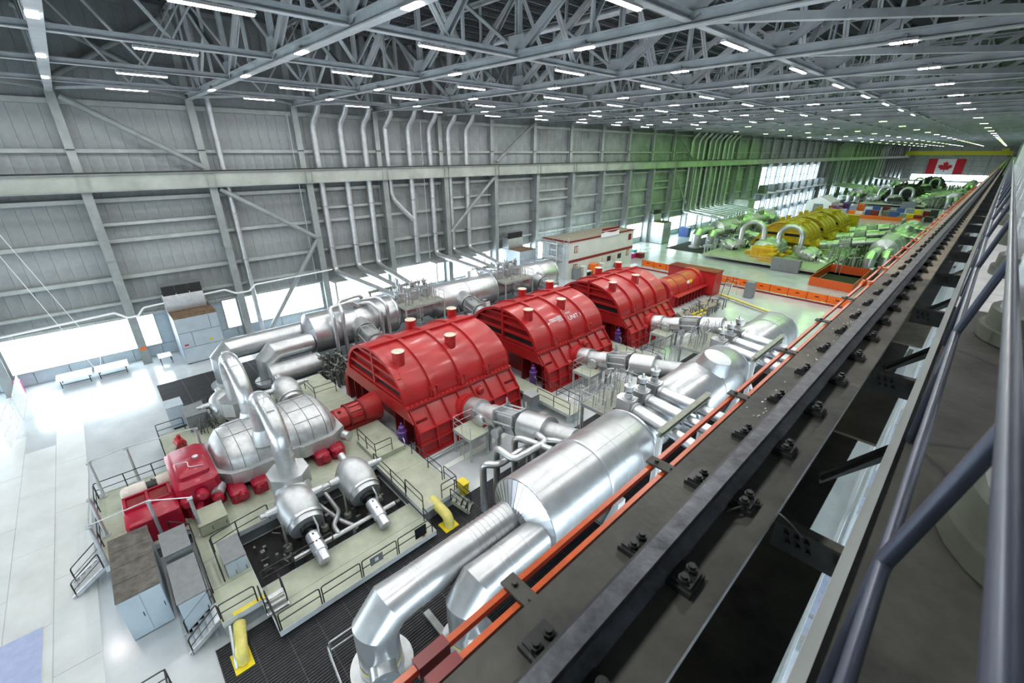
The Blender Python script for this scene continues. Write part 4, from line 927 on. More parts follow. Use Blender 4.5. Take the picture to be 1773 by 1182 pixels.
# ---- steam chests with loop pipes
def chest(x, y, sgn, label, act=True):
    t = thing('steam_chest', label, 'valve', (x, y, 1.0))
    tilt = Vector((sgn * 0.94, 0, -0.34)).normalized(); c = Vector((x, y, 2.0)) - tilt * 1.15
    pr = [(-0.85, 0.22), (-0.25, 0.24), (-0.2, 0.45), (0.0, 0.66), (0.35, 0.92), (0.8, 1.06), (1.4, 1.06), (2.0, 0.93), (2.1, 0.86)]
    part(MB().lathe(pr, tuple(c), tuple(tilt), 36), 'chest_body', 'silver_dull', t, ang=50)
    part(MB().lathe([(2.05, 0.93), (2.05, 0.99), (2.2, 0.99), (2.2, 0.90), (2.5, 0.88), (2.5, 0.45)], tuple(c), tuple(tilt), 36), 'end_collar', 'silver', t)
    part(MB().lathe([(2.5, 0.42), (2.75, 0.42), (2.75, 0.2), (3.2, 0.2)], tuple(c), tuple(tilt), 20), 'yoke', 'black_metal', t)
    e = c + tilt * 3.0
    if act:
        a = part(MB().lathe([(0, 0.33), (0.15, 0.37), (1.15, 0.37), (1.15, 0.32), (1.75, 0.32), (1.75, 0.05)], tuple(e), tuple(tilt), 24), 'actuator', 'silver_bright', t)
        for q in (0.35, 0.8): part(MB().lathe([(0, 0.05), (0.08, 0.05)], tuple(e + tilt * q + Vector((0, 0, 0.33))), (0, 0, 1), 8), 'actuator_plug', 'dark_metal', a)
    part(MB().tube([tuple(c + tilt * 2.4 + Vector((0, 0.35, 0.6))), tuple(c + tilt * 3.1 + Vector((0, 0.35, 0.45))), tuple(c + tilt * 3.3 + Vector((0, 0.3, 0.1)))], 0.05, 8), 'yoke_arm', 'galv', t)
    for sg in (-1, 1): part(MB().lathe([(0, 0.28), (0.7, 0.2), (0.75, 0.14), (1.0, 0.14)], (x - sgn * 0.2, y + sg * 0.8, 2.3), (0.1, sg, 0.1), 16), 'lifting_trunnion', 'silver_dull', t)
    part(MB().tube(bend([(x - sgn * 0.3, y, 1.5), (x - sgn * 0.3, y, 1.0), (x - sgn * 0.3, y, 0.1)], 0.1), [0.8, 0.55, 0.42] if False else 0.5, 20), 'inlet_leg', 'silver_dull', t)
    for dy in (-1.0, 1.0):
        part(MB().tube([(x + sgn * 0.5, y + dy, 0.05), (x + sgn * 0.5, y + dy, 1.9)], 0.07, 10), 'support_strut', 'steel_olive', t); part(MB().lathe([(0, 0.25), (0.25, 0.2), (0.3, 0.1)], (x + sgn * 0.5, y + dy, 0.05), (0, 0, 1), 12), 'strut_foot', 'steel_olive', t)
    return t
U1.append(chest(-21.7, 4.2, 1, 'silver steam chest under the loop pipe, nearest the dark roofed cabinet'))
U1.append(chest(-21.7, 7.6, 1, 'silver steam chest on the terrace side, second from the front'))
U1.append(chest(-36.6, 4.0, 1, 'silver steam chest on the far side under the arched pipe', False))
U1.append(chest(-35.6, 8.2, 1, 'silver steam chest on the far side, next to the open green deck', False))
def loop_pipe(xo, xi, label):
    t = thing('loop_pipe', label, 'pipe', (xo, 4.5, 2.5)); y = 4.5; xm = (xo + xi) / 2; r = abs(xo - xi) / 2; s = 1 if xo > xi else -1
    zt = 5.0
    path = [(xo, y, 2.9), (xo, y, zt)] + [(xm + s * r * math.cos(R(a)), y, zt + r * math.sin(R(a))) for a in range(10, 180, 10)] + [(xi, y, zt), (xi, y, 3.6)]
    part(MB().tube(path, 0.5, 28), 'pipe', 'silver', t, ang=60)
    for k in range(0, 19, 2):
        a = R(k * 10); p = (xm + s * r * math.cos(a), y, zt + r * math.sin(a)); d = (-s * math.sin(a), 0, math.cos(a))
        part(MB().lathe([(-0.02, 0.5), (-0.02, 0.515), (0.02, 0.515), (0.02, 0.5)], p, d, 28, False), 'jacket_band', 'silver_dull', t)
    for zz in (3.3, 3.8, 4.4): part(MB().lathe([(-0.02, 0.5), (-0.02, 0.515), (0.02, 0.515), (0.02, 0.5)], (xo, y, zz), (0, 0, 1), 28, False), 'jacket_band', 'silver_dull', t)
    oc = [(1.12 * math.cos(R(22.5 + 45 * k)), 1.12 * math.sin(R(22.5 + 45 * k))) for k in range(8)]
    part(MB().prism(oc, (xo, y, 2.35), (1, 0, 0), (0, 1, 0), (0, 0, 1.05)), 'octagonal_collar', 'silver', t, ang=10)
    part(MB().tube([(xo, y, 2.5), (xo + s * 0.6, y - 0.1, 2.2), (xo + s * 1.5, y - 0.25, 1.95)], [1.0, 0.98, 0.9], 24), 'neck_jacket', 'silver_dull', t, ang=60)
    part(MB().lathe([(0, 0.9), (0.5, 0.66), (0.9, 0.55)], (xi, y, 3.4), (0, 0, 1), 24), 'root_collar', 'silver_dull', t)
    a = R(60); p = Vector((xm + s * r * math.cos(a), y, zt + r * math.sin(a))); d = Vector((math.cos(a) * s, 0, math.sin(a)))
    part(MB().obox(p + d * 0.5, 0.5) if hasattr(MB, 'obox') else MB().bar(tuple(p + d * 0.42), tuple(p + d * 0.58), 0.5, 0.4, (0, 1, 0)), 'hanger_box', 'silver_dull', t)
    return t
U1.append(loop_pipe(-23.4, -27.4, 'arched silver loop pipe from the near steam chest to the turbine'))
U1.append(loop_pipe(-34.5, -30.2, 'arched silver loop pipe from the far steam chest to the turbine'))
# pit pipework
for i, pts in enumerate(([(-23.0, 6.1, 0.9), (-21.0, 6.1, 0.9), (-20.2, 5.4, 0.9), (-19.4, 5.4, 0.9)], [(-23.0, 5.4, 0.7), (-20.6, 5.9, 0.7), (-19.4, 6.4, 0.7)], [(-19.45, 3.0, 0.85), (-19.45, 5.2, 0.85), (-19.45, 8.8, 0.85)])):
    solo(MB().tube(bend(pts, 0.3), 0.13, 12), 'drain_pipe', 'silver_dull', ['grey drain pipe crossing the pit between the steam chests', 'thinner grey drain pipe beside it in the pit', 'grey drain pipe along the pit edge by the terrace'][i], 'pipe')
pc = MB()
for k in range(60):
    x, y = random.uniform(-23.1, -19.4), random.uniform(1.5, 9.4); h = random.uniform(0.2, 0.8)
    if random.random() < 0.5: pc.box(x, x + random.uniform(0.05, 0.25), y, y + random.uniform(0.05, 0.3), 0.03, 0.03 + h)
    else: pc.tube([(x, y, 0.05), (x, y, h), (x + random.uniform(-0.4, 0.4), y + random.uniform(-0.4, 0.4), h)], 0.035, 6)
solo(pc, 'pit_fittings', 'machine_grey', 'dark tangle of small valves and tubing down in the pit', 'fittings', None, 'stuff')
pc = MB()
for k in range(40):
    x, y = random.uniform(-38.6, -34.5), random.uniform(1.5, 4.0); 
    pc.tube([(x, y, 1.0), (x, y, 1.2 + random.random()), (x + random.uniform(-0.5, 0.5), y + random.uniform(-0.4, 0.4), 1.3 + random.random())], 0.04, 6)
solo(pc, 'chest_fittings', 'machine_grey', 'tangle of small tubing beside the far steam chest', 'fittings', None, 'stuff')
pc = MB()
for k in range(110):
    x, y = random.uniform(-40.5, -36.6), random.uniform(12.3, 15.0); h = random.uniform(0.6, 2.4)
    pc.tube([(x, y, 0.02), (x, y, h), (x + random.uniform(-0.6, 0.6), y + random.uniform(-0.5, 0.5), h + random.uniform(-0.3, 0.3))], random.uniform(0.04, 0.09), 6)
    if k % 3 == 0: pc.lathe([(0, 0.16), (0.12, 0.16), (0.16, 0.05)], (x, y, h), (0.5, 0.3, 1), 8)
solo(pc, 'valve_manifold', 'machine_grey', 'dense dark manifold of valves beside the first red casing', 'valves', None, 'stuff')
# ---- cabinets at the front
cabinet(-25.2, -20.75, -3.5, -2.0, 0, 2.45, 'large pale blue cabinet with dark stained plate roof', 'cabinet_blue', 'cabinet_top', (('x+', 2),), plates=4)
cabinet(-22.1, -19.4, -1.65, -0.6, 0, 2.0, 'narrower pale blue cabinet with grey top beside the stairs', 'cabinet_blue', 'cabinet_grey', (('x+', 1),))
cabinet(-24.2, -22.4, -1.65, -0.6, 0, 2.3, 'dark cabinet between the dark roofed and pale ones', 'cabinet_grey', 'cabinet_grey', (('x+', 1),))
cabinet(-22.1, -20.4, 0.35, 1.25, 0.4, 1.9, 'small blue cabinet inside the deck railing above the pit', 'cabinet_blue', 'cabinet_grey', (('x+', 2),))
cabinet(-38.0, -36.0, 1.4, 2.7, 0.0, 2.3, 'dark grey cabinet by the far edge of the deck', 'cabinet_grey', 'cabinet_grey', (('x+', 1),))
cabinet(-40.4, -38.9, 0.5, 1.6, 0.3, 2.1, 'pale cabinet standing on the dark grating beyond the deck', 'cabinet_blue', 'cabinet_blue', (('x+', 1),))
pr_ = [(-18.95, 8.0, 0.45)]
t = thing('fire_extinguisher', 'red fire extinguisher on the terrace corner post', 'extinguisher', (-16.6, 8.9, 0.45))
part(MB().lathe([(0, 0.1), (0.5, 0.1), (0.58, 0.04)], (-16.55, 8.9, 0.5), (0, 0, 1), 12), 'cylinder_body', 'red', t); part(MB().box(-16.6, -16.5, 8.87, 8.93, 1.08, 1.16), 'valve_head', 'black_metal', t)
t = thing('sign_plate', 'dark sign plate hung on the terrace railing', 'sign', (-16.36, 6.0, 0.9)); part(MB().box(-16.37, -16.35, 5.7, 6.4, 0.85, 1.35), 'plate', 'cabinet_grey', t); part(MB().box(-16.35, -16.345, 5.95, 6.15, 1.0, 1.2), 'symbol', 'white_paint', t)
solo(MB().box(-16.37, -16.35, 8.3, 9.0, 0.7, 1.4), 'sign_plate', 'black_metal', 'black panel on the terrace railing below the fire extinguisher', 'sign')
# yellow pipe leg on yellow plate, yellow chute
t = thing('yellow_standpipe', 'yellow upright pipe on a yellow base plate at the grating corner', 'pipe', (-16.5, -0.2, 0))
part(MB().box(-17.05, -16.0, -0.6, 0.12, 0.03, 0.06), 'base_plate', 'yellow', t); part(MB().tube(bend([(-16.45, -0.22, 0.05), (-16.5, -0.2, 0.45), (-17.9, 0.1, 0.62)], 0.35), 0.25, 18), 'pipe', 'yellow_pale', t)
part(MB().tube(bend([(-16.35, -0.5, 0.05), (-16.5, -0.45, 0.4), (-17.7, -0.25, 1.0)], 0.1), 0.06, 8), 'conduit', 'galv', t)
t = thing('yellow_chute', 'yellow curved chute on a yellow base beside the walkway', 'chute', (-16.5, 10.6, 0))
part(MB().box(-16.9, -16.1, 10.1, 11.0, 0.03, 0.12), 'base_plate', 'yellow', t); part(MB().tube(bend([(-16.4, 10.55, 0.1), (-16.5, 10.55, 0.75), (-18.2, 10.6, 0.8)], 0.5), 0.3, 18), 'chute_pipe', 'yellow_pale', t)
t = thing('yellow_bin', 'bright yellow bin behind the folding steps', 'bin', (-18.1, 12.9, 0)); part(MB().prism([(-0.25, 0), (0.25, 0), (0.32, 0.8), (-0.32, 0.8)], (-18.1, 12.6, 0), (1, 0, 0), (0, 0, 1), (0, 0.5, 0)), 'tub', 'yellow', t); part(MB().box(-18.45, -17.75, 12.55, 13.15, 0.8, 0.88), 'lid', 'yellow', t)
# purple pumps at casing corners
def purple(y, label):
    t = thing('purple_pump', label, 'pump', (-24.2, y, 0)); 
    part(MB().lathe([(0, 0.3), (0.3, 0.32), (1.5, 0.32), (1.55, 0.36), (1.65, 0.36), (1.7, 0.24), (2.0, 0.22), (2.1, 0.1), (2.3, 0.08)], (-24.2, y, 0.3), (0, 0, 1), 20), 'pump_body', 'purple', t)
    part(MB().box(-24.5, -23.9, y - 0.3, y + 0.3, 0, 0.3), 'pump_base', 'cabinet_grey', t)
    part(MB().tube(bend([(-23.6, y - 0.2, 0.02), (-23.6, y - 0.2, 1.5), (-24.0, y - 0.1, 1.6)], 0.12), 0.05, 8), 'pump_riser', 'galv', t)
purple(12.2, 'purple upright pump at the corner of the first red casing'); purple(25.6, 'purple upright pump between the first and second red casings'); purple(39.0, 'purple upright pump between the second and third red casings')
# ================================================================== casings, generator
LPY = [12.75, 26.15, 39.5]
nm = ['first', 'second', 'third']
LP = [lp_casing(LPY[0], 'ribbed red arched turbine casing beside the silver turbine, first of the row'),
      lp_casing(LPY[1], 'ribbed red arched turbine casing lettered UNIT 1, middle of the row'),
      lp_casing(LPY[2], 'ribbed red arched turbine casing next to the red generator, last of the row')]
U1 += LP
# lettering on the middle casing, lying on the arch
def lettering(txt, x, y, size, parent, w=None):
    cu = bpy.data.curves.new('lettering', 'FONT'); cu.body = txt; cu.size = size; cu.extrude = 0.004; cu.align_x = 'LEFT'
    cu.materials.append(MATS['flag_white'])
    o = bpy.data.objects.new('lettering', cu); COL.objects.link(o); bpy.context.view_layer.update()
    me = bpy.data.meshes.new_from_object(o.evaluated_get(bpy.context.evaluated_depsgraph_get())); bpy.data.objects.remove(o)
    o = bpy.data.objects.new('lettering', me); COL.objects.link(o); o.parent = parent; o.matrix_parent_inverse = Matrix.Translation(-Vector(parent.location))
    hs, rise, zs = 4.6, 3.2, 3.4
    dx = x; zz = zs + rise * math.sqrt(1 - (dx / hs) ** 2)
    nrm = Vector((dx / hs ** 2, 0, (zz - zs) / rise ** 2)).normalized(); xa = Vector((0, 1, 0)); ya = nrm.cross(xa).normalized()
    p = Vector((CL + dx, y, zz)) + nrm * 0.05
    o.matrix_basis = Matrix(((xa.x, ya.x, nrm.x, p.x), (xa.y, ya.y, nrm.y, p.y), (xa.z, ya.z, nrm.z, p.z), (0, 0, 0, 1)))
    return o
lettering('UNIT 1', 3.9, LPY[1] + 5.3, 0.64, LP[1])
def strokes(x, y, w_, h_, rows, parent):
    hs, rise, zs = 4.6, 3.2, 3.4; m = MB()
    for r_ in range(rows):
        yy = y
        while yy < y + w_ - 0.05:
            ww = random.choice((0.07, 0.09, 0.11)); dx = x - r_ * h_ * 1.25
            for k in range(3):
                d2 = dx - k * h_ * 0.42; zz = zs + rise * math.sqrt(1 - (d2 / hs) ** 2)
                if k != 1 or random.random() < 0.5: m.box(CL + d2 - h_ * 0.13, CL + d2 + h_ * 0.13, yy, yy + ww, zz - 0.05, zz + 0.03)
            d2 = dx - h_ * 0.42; zz = zs + rise * math.sqrt(1 - (d2 / hs) ** 2)
            m.bar((CL + dx, yy + 0.02, zs + rise * math.sqrt(1 - (dx / hs) ** 2) + 0.01), (CL + dx - h_ * 0.84, yy + 0.02, zs + rise * math.sqrt(1 - ((dx - h_ * 0.84) / hs) ** 2) + 0.01), 0.03, 0.03)
            yy += ww + 0.05
    part(m, 'lettering', 'flag_white', parent)
strokes(3.36, LPY[1] + 5.0, 1.1, 0.14, 1, LP[1])
strokes(3.6, LPY[1] + 2.9, 1.0, 0.26, 1, LP[1]); strokes(3.74, LPY[1] + 3.95, 0.7, 0.2, 2, LP[1])
U1.append(coupling(22.8, 26.1, 'red coupling guard between the first and second red casings'))
U1.append(coupling(36.2, 39.45, 'red coupling guard between the second and third red casings'))
for y, lb in ((23.0, 'first and second'), (36.4, 'second and third')):
    t = thing('gap_walkway', 'pale green walkway in the gap between the %s red casings' % lb, 'walkway', (CL + 5, y + 1.2, 0))
    part(MB().box(-27.2, -18.2, y + 0.6, y + 2.2, 0.85, 0.95), 'deck', 'deck_green', t); part(MB().box(-27.2, -18.2, y + 0.58, y + 0.6, 0.7, 0.97).box(-27.2, -18.2, y + 2.2, y + 2.22, 0.7, 0.97), 'fascia', 'steel_pale', t)
    for x in (-26.5, -22, -18.6): part(MB().box(x - 0.06, x + 0.06, y + 0.7, y + 2.1, 0, 0.85), 'leg', 'steel_pale', t)
    railing([(-21.8, y + 0.65, 0.95), (-20.0, y + 0.65, 0.95), (-18.3, y + 0.65, 0.95)], 'black railing on the near walkway side between the %s casings' % lb)
    railing([(-23.4, y + 2.15, 0.95), (-21.0, y + 2.15, 0.95), (-18.3, y + 2.15, 0.95)], 'black railing on the far walkway side between the %s casings' % lb)
cabinet(-22.0, -21.0, 22.1, 23.0, 0, 2.0, 'grey cabinet beside the first casing walkway', 'cabinet_grey', 'steel_grey', (('x+', 1),))
# base trim pipes along the casing foot
for y, n_ in zip(LPY, nm):
    solo(MB().tube([(CL + 6.75, y - 0.2, 0.22), (CL + 6.75, y + LPL, 0.22)], 0.06, 10).tube([(CL + 6.95, y - 0.2, 0.22), (CL + 6.95, y + LPL, 0.22)], 0.06, 10), 'foot_pipe', 'galv', 'pair of silver pipes along the foot of the %s red casing' % n_, 'pipe')
    t = thing('floor_channel', 'pale cover strip in the floor beside the %s red casing' % n_, 'cover strip', (CL + 8.0, y, 0))
    part(MB().box(CL + 7.9, CL + 8.35, y, y + LPL + 2, 0, 0.05), 'strip', 'wall_white', t)
# generator
t = thing('generator', 'red cylindrical generator with square end box behind the casings', 'generator', (CL, 60, 0)); U1.append(t)
GB = MB().lathe([(0, 1.7), (0.25, 1.95), (8.6, 1.95), (8.6, 2.15), (9.6, 2.15)], (CL, 56.3, 1.75), (0, 1, 0), 40)
part(GB, 'barrel', 'red', t)
part(MB().box(CL - 3.9, CL + 3.6, 66.0, 68.6, 0, 3.5), 'end_box', 'red', t); part(MB().box(CL - 4.0, CL + 3.7, 65.9, 68.7, 3.5, 3.62).box(CL - 3.9, CL + 3.6, 65.88, 66, 0, 0.3), 'end_box_rim', 'red_dark', t)
part(MB().box(CL - 2.3, CL + 2.3, 56.6, 66, 0, 1.6), 'stator_base', 'red', t)
for sg in (-1, 1):
    part(MB().box(CL + sg * 2.35 - 0.4, CL + sg * 2.35 + 0.4, 56.6, 65.9, 1.55, 1.7), 'foot_rail', 'red', t)
    for k in range(9): part(MB().box(CL + sg * 2.35 - 0.3, CL + sg * 2.35 + 0.3, 57 + k, 57.08 + k, 0.1, 1.55), 'foot_rib', 'red_dark', t)
for y in (58.3, 61.2): part(MB().lathe([(-0.03, 1.95), (-0.03, 1.99), (0.03, 1.99), (0.03, 1.95)], (CL, y, 1.75), (0, 1, 0), 40, False), 'barrel_band', 'red_dark', t)
for y0_, m_ in ((61.0, 'flag_white'), (61.8, 'yellow')): part(MB().box(CL + 1.62, CL + 1.78, y0_, y0_ + 0.65, 2.55, 2.95), 'sign', m_, t)
part(MB().lathe([(0, 0.9), (6.5, 0.9)], (CL, 49.6, 1.6), (0, 1, 0), 20), 'shaft_cover', 'red_dark', t)
t = thing('exciter_skid', 'grey green skid with pipework beside the generator', 'machine', (-23, 57, 0))
part(MB().box(-24.6, -22.6, 53.0, 62.5, 0, 0.55), 'skid_base', 'roof_tan', t)
pc = MB()
for k in range(60):
    x, y = random.uniform(-24.4, -21.6), random.uniform(52.5, 62); h = random.uniform(0.5, 1.5)
    pc.tube([(x, y, 0.05), (x, y, h), (x + random.uniform(-0.8, 0.8), y + random.uniform(-1.2, 1.2), h)], random.uniform(0.04, 0.1), 6)
part(pc, 'pipework', 'machine_grey', t)['kind'] = 'stuff'
part(MB().tube([(-22.6, 53.4, 0.9), (-22.4, 57.2, 0.9)], 0.14, 10).tube([(-22.1, 53.0, 0.8), (-21.9, 55.8, 0.8)], 0.14, 10), 'yellow_pipes', 'yellow', t)
solo(MB().tube([(-24.6, 66.6, 0.5), (-16.4, 63.8, 0.25)], 0.17, 12), 'yellow_beam', 'yellow_pale', 'long yellow pole lying on the floor beyond the generator', 'pole')
solo(MB().tube([(-24.6, 66.2, 0.3), (-16.6, 63.4, 0.15)], 0.08, 10), 'silver_pole', 'galv', 'thin silver pole lying beside the long yellow pole', 'pole')
cabinet(-22.0, -20.9, 69.0, 70.4, 0, 2.4, 'dark grey cabinet behind the generator near the orange barrier', 'cabinet_grey', 'cabinet_grey', (('x+', 1),))
stairs((-23.6, 66.0, 0), (-0.2, 1), 0.9, 2.0, 2.6, 'galvanised steps up beside the generator end box', 7)
railing([(-33.0, 70.6, 0), (-28, 70.8, 0), (-23.2, 69.6, 0)], 'tall silver railing behind the generator end box', 'galv', h=2.1)
# ---- vessels, right side
xr, zr, rr = -11.6, 3.3, 2.15
V1 = vessel(xr, zr, rr, 11.8, 20.9, 'large silver separator vessel with flared segmented end, nearest on the runway side', True, sup=(17.3,)); U1.append(V1)
V2 = vessel(xr, zr, rr, 26.4, 35.4, 'large silver separator vessel with a big round manway on top, runway side', False, (31.4, 74, 1.0), sup=(33.5,)); U1.append(V2)
V3 = vessel(xr, zr, rr, 41.2, 47.6, 'silver separator vessel last on the runway side', False, sup=(45,)); U1.append(V3)
U1.append(neck(xr, zr, 1.45, 21.5, 25.9, 'narrow silver neck between the first two runway side vessels'))
U1.append(neck(xr, zr, 1.45, 36.0, 40.6, 'narrow silver neck between the last two runway side vessels'))
U1.append(cross_pipe(-12.15, zr, 0.86, 4.0, 11.6, 'big silver pipe elbowing down to the floor at the grating, outer of the pair'))
U1.append(cross_pipe(-10.42, zr - 0.05, 0.84, 7.25, 11.6, 'big silver pipe elbowing down, the shorter inner one of the pair'))
railing([(-14.0, 2.6, 0), (-13.9, 5.0, 0)], 'galvanised railing at the foot of the big elbow pipe', 'galv'); railing([(-13.9, 2.5, 0), (-10.8, 2.2, 0)], 'galvanised railing in front of the big elbow pipe collar', 'galv')
solo(MB().box(-11.2, -10.9, 4.6, 6.6, 0.03, 0.2).box(-12.9, -9, 6.5, 6.8, 0.03, 0.2), 'floor_frame', 'steel_pale', 'pale steel frame on the grating between the two elbow pipes', 'frame')
# vessels, left side
xl = -43.6
U1.append(vessel(xl, zr, 2.05, 13.2, 22.3, 'large silver separator vessel nearest on the window wall side', True, sup=(18.5,)))
U1.append(vessel(xl, zr, 2.05, 28.0, 37.0, 'large silver separator vessel in the middle of the window wall side', False, (35.0, 112, 0.8), sup=(35,)))
U1.append(vessel(xl, zr, 2.05, 43.0, 49.0, 'silver separator vessel last on the window wall side', False, sup=(46,)))
U1.append(neck(xl, zr, 1.4, 22.9, 27.5, 'narrow silver neck between the first two window side vessels'))
U1.append(neck(xl, zr, 1.4, 37.6, 42.5, 'narrow silver neck between the last two window side vessels'))
U1.append(cross_pipe(-44.6, 3.4, 0.98, 5.7, 13.0, 'long silver pipe elbowing down on the window side, outer of the pair', -1, False))
U1.append(cross_pipe(-42.55, 2.95, 0.94, 8.8, 13.0, 'silver pipe elbowing down on the window side, inner of the pair', -1, False))
solo(MB().lathe([(0, 1.0), (4.5, 1.0)], (-41.0, 8.4, 1.25), (0, 1, 0), 28), 'drain_tank', 'silver_dull', 'low silver drain tank in front of the window side pipes', 'tank')
# ---- inlet trains
for i, y in enumerate(LPY):
    U1.append(inlet_train(y + 4.75, 1, CL + 5.9, -13.3, 'silver inlet valve train on the runway side of the %s red casing' % nm[i]))
    U1.append(inlet_train(y + 4.75, -1, CL - 5.9, -41.8, 'silver inlet valve train on the window side of the %s red casing' % nm[i]))
    steel_platform(-21.9, -20.0, y + 2.3, y + 3.9, 1.9, 'small steel access platform with ladder by the %s inlet valve train' % nm[i], 'deck_green')
    ladder((-20.9, y + 2.2, 0), 1.9, (0, -1, 0), 'short ladder up to the platform of the %s inlet valve train' % nm[i], False, 'steel_pale', 'ladder')
# ---- thin pipes over the near vessel
PP = [[(-16.0, 12.85, 0.02), (-16.0, 12.85, 3.5), (-15.3, 13.4, 3.5), (-15.4, 16.8, 3.5), (-14.0, 17.3, 3.9), (-13.5, 17.4, 3.9)],
      [(-16.0, 13.9, 0.02), (-16.0, 13.9, 4.15), (-14.4, 13.8, 4.15), (-14.3, 16.4, 4.15), (-15.4, 16.6, 4.15), (-15.4, 16.6, 1.6)],
      [(-16.1, 15.5, 0.02), (-16.1, 15.5, 4.0), (-15.0, 15.9, 4.0), (-13.5, 16.0, 4.2)],
      [(-16.2, 18.9, 0.02), (-16.2, 18.9, 3.2), (-13.4, 18.9, 3.6)]]
for i, p in enumerate(PP):
    solo(MB().tube(bend(p, 0.45, 7), 0.21, 16), 'vent_pipe', 'silver', ['bent silver pipe rising beside the flared end of the near vessel', 'second bent silver pipe crossing over the near vessel shoulder', 'silver pipe behind the bent pair at the near vessel', 'silver pipe entering the near vessel beside its middle band'][i], 'pipe', ang=50)
    U1.append(bpy.data.objects[-1]) if False else None
PL = [[(-41.2, 15.0, 0.02), (-41.2, 15.0, 5.3), (-42.0, 15.0, 6.0), (-42.6, 17.5, 6.0), (-42.8, 18.4, 5.2)], [(-41.4, 16.0, 0.02), (-41.4, 16.0, 5.6), (-42.6, 16.2, 6.3), (-43.2, 18.8, 6.3), (-43.2, 19.4, 5.3)], [(-41.2, 20.0, 0.02), (-41.2, 20.0, 4.8), (-42.4, 19.4, 5.6), (-43.2, 18.2, 5.4)], [(-41.3, 20.8, 0.02), (-41.3, 20.8, 5.2), (-42.4, 20.4, 5.9), (-43.3, 18.8, 5.7)]]
for i, p in enumerate(PL):
    solo(MB().tube(bend(p, 0.45, 7), 0.2, 14), 'vent_pipe', 'silver', ['arched silver pipe over the window side vessel, frontmost', 'arched silver pipe over the window side vessel, second', 'silver hairpin pipe over the window side vessel, third', 'silver hairpin pipe over the window side vessel, rearmost'][i], 'pipe', ang=50)
# ---- relief valves, discharge pipes
def valve_bank(x, ys, side, lab):
    for i, y in enumerate(ys):
        v = relief_valve(x, y, 5.5, 'silver relief valve on the %s, %s of three' % (lab, nm[i]), 'relief valves on the vessel necks')
        U1.append(v)
valve_bank(-12.6, (22.3, 23.9, 25.5), 1, 'first runway side neck'); valve_bank(-12.6, (36.4, 38.2, 40.0), 1, 'second runway side neck')
valve_bank(xl + 0.3, (23.6, 25.2, 26.8), -1, 'first window side neck'); valve_bank(xl + 0.3, (38.4, 40.0, 41.6), -1, 'second window side neck')
for b_, ys, ye in (('first', (22.3, 23.9, 25.5), (20.6, 23.3, 25.6)), ('second', (36.4, 38.2, 40.0), (35.0, 37.4, 40.0))):
    for i in range(3):
        a = Vector((-12.1, ys[i], 4.95)); c = Vector((-2.2, ye[i], 4.5)); d = (c - a).normalized()
        t = thing('discharge_pipe', 'silver discharge pipe from the %s neck, %s of three, running under the runway' % (b_, nm[i]), 'pipe', tuple(a)); U1.append(t)
        part(MB().tube([tuple(a), tuple(a + d * 2.6)], 0.42, 24).tube([tuple(a + d * 2.6), tuple(c)], 0.36, 24), 'pipe', 'silver_bright', t)
        for q, rr_ in ((0.15, 0.48), (2.5, 0.5), (2.75, 0.46)): part(MB().lathe([(0, rr_), (0.08, rr_)], tuple(a + d * q), tuple(d), 24), 'flange', 'silver_dull', t)
        bm = MB()
        for k in range(14): 
            _, u_, v_ = basis(d); an = 2 * math.pi * k / 14; bm.lathe([(0, 0.03), (0.2, 0.03)], tuple(a + d * 2.62 + (u_ * math.cos(an) + v_ * math.sin(an)) * 0.44), tuple(d), 6)
        part(bm, 'flange_bolts', 'dark_metal', t)
    y0_, y1_ = ys[0] - 2.2, ys[2] + 1.0
    t = thing('discharge_portal', 'pale green portal frame carrying the discharge pipes of the %s neck' % b_, 'portal', (-8.6, y0_, 0))
    part(MB().ibeam((-9.2, y0_, 5.5), (-9.2, y1_, 5.5), 0.35, 0.35, 0.05), 'cross_beam', 'steel_olive', t)
    for y in (y0_ + 0.2, y1_ - 0.2):
        part(MB().ibeam((-9.2, y, 0), (-9.2, y, 5.3), 0.3, 0.3, 0.04), 'leg', 'white_paint', t)
        part(MB().bar((-9.2, y, 3.6), (-7.4, y, 0.1), 0.14, 0.14), 'raker', 'white_paint', t)
    steel_platform(-15.6, -13.7, ys[0] - 0.9, ys[2] + 0.6, 4.2, 'high steel access platform beside the %s runway side neck' % b_)
    ladder((-16.0, ys[0] - 0.3, 0), 5.2, (0, -1, 0) if b_ == 'first' else (-1, 0, 0), 'caged ladder up to the platform of the %s runway side neck' % b_)
    cl = MB()
    for k in range(28):
        x, y = random.uniform(-15.4, -13.9), random.uniform(ys[0] - 0.6, ys[2] + 0.4); cl.tube([(x, y, 4.2), (x, y, 4.9 + random.random()), (x + random.uniform(-.4, .4), y + random.uniform(-.4, .4), 5.2 + random.random() * .6)], 0.03, 6)
    solo(cl, 'instrument_tubing', 'galv', 'thin instrument tubing above the %s runway side platform' % b_, 'tubing', None, 'stuff')
for b_, ys in (('first', (23.6, 25.2, 26.8)), ('second', (38.4, 40.0, 41.6))):
    steel_platform(-42.6, -40.6, ys[0] - 1.0, ys[2] + 0.9, 4.5, 'olive steel access platform beside the %s window side neck' % b_)
    ladder((-40.3, ys[0] + 0.4, 0), 5.3, (1, 0, 0), 'caged ladder up to the platform of the %s window side neck' % b_)
    cl = MB()
    for k in range(36):
        x, y = random.uniform(-44.6, -41), random.uniform(ys[0] - 0.8, ys[2] + 0.8); cl.tube([(x, y, 4.6), (x, y, 5.4 + random.random() * 1.4), (x + random.uniform(-.5, .5), y + random.uniform(-.5, .5), 5.8 + random.random())], 0.045, 6)
    solo(cl, 'instrument_tubing', 'galv', 'thin silver tubing above the %s window side platform' % b_, 'tubing', None, 'stuff')
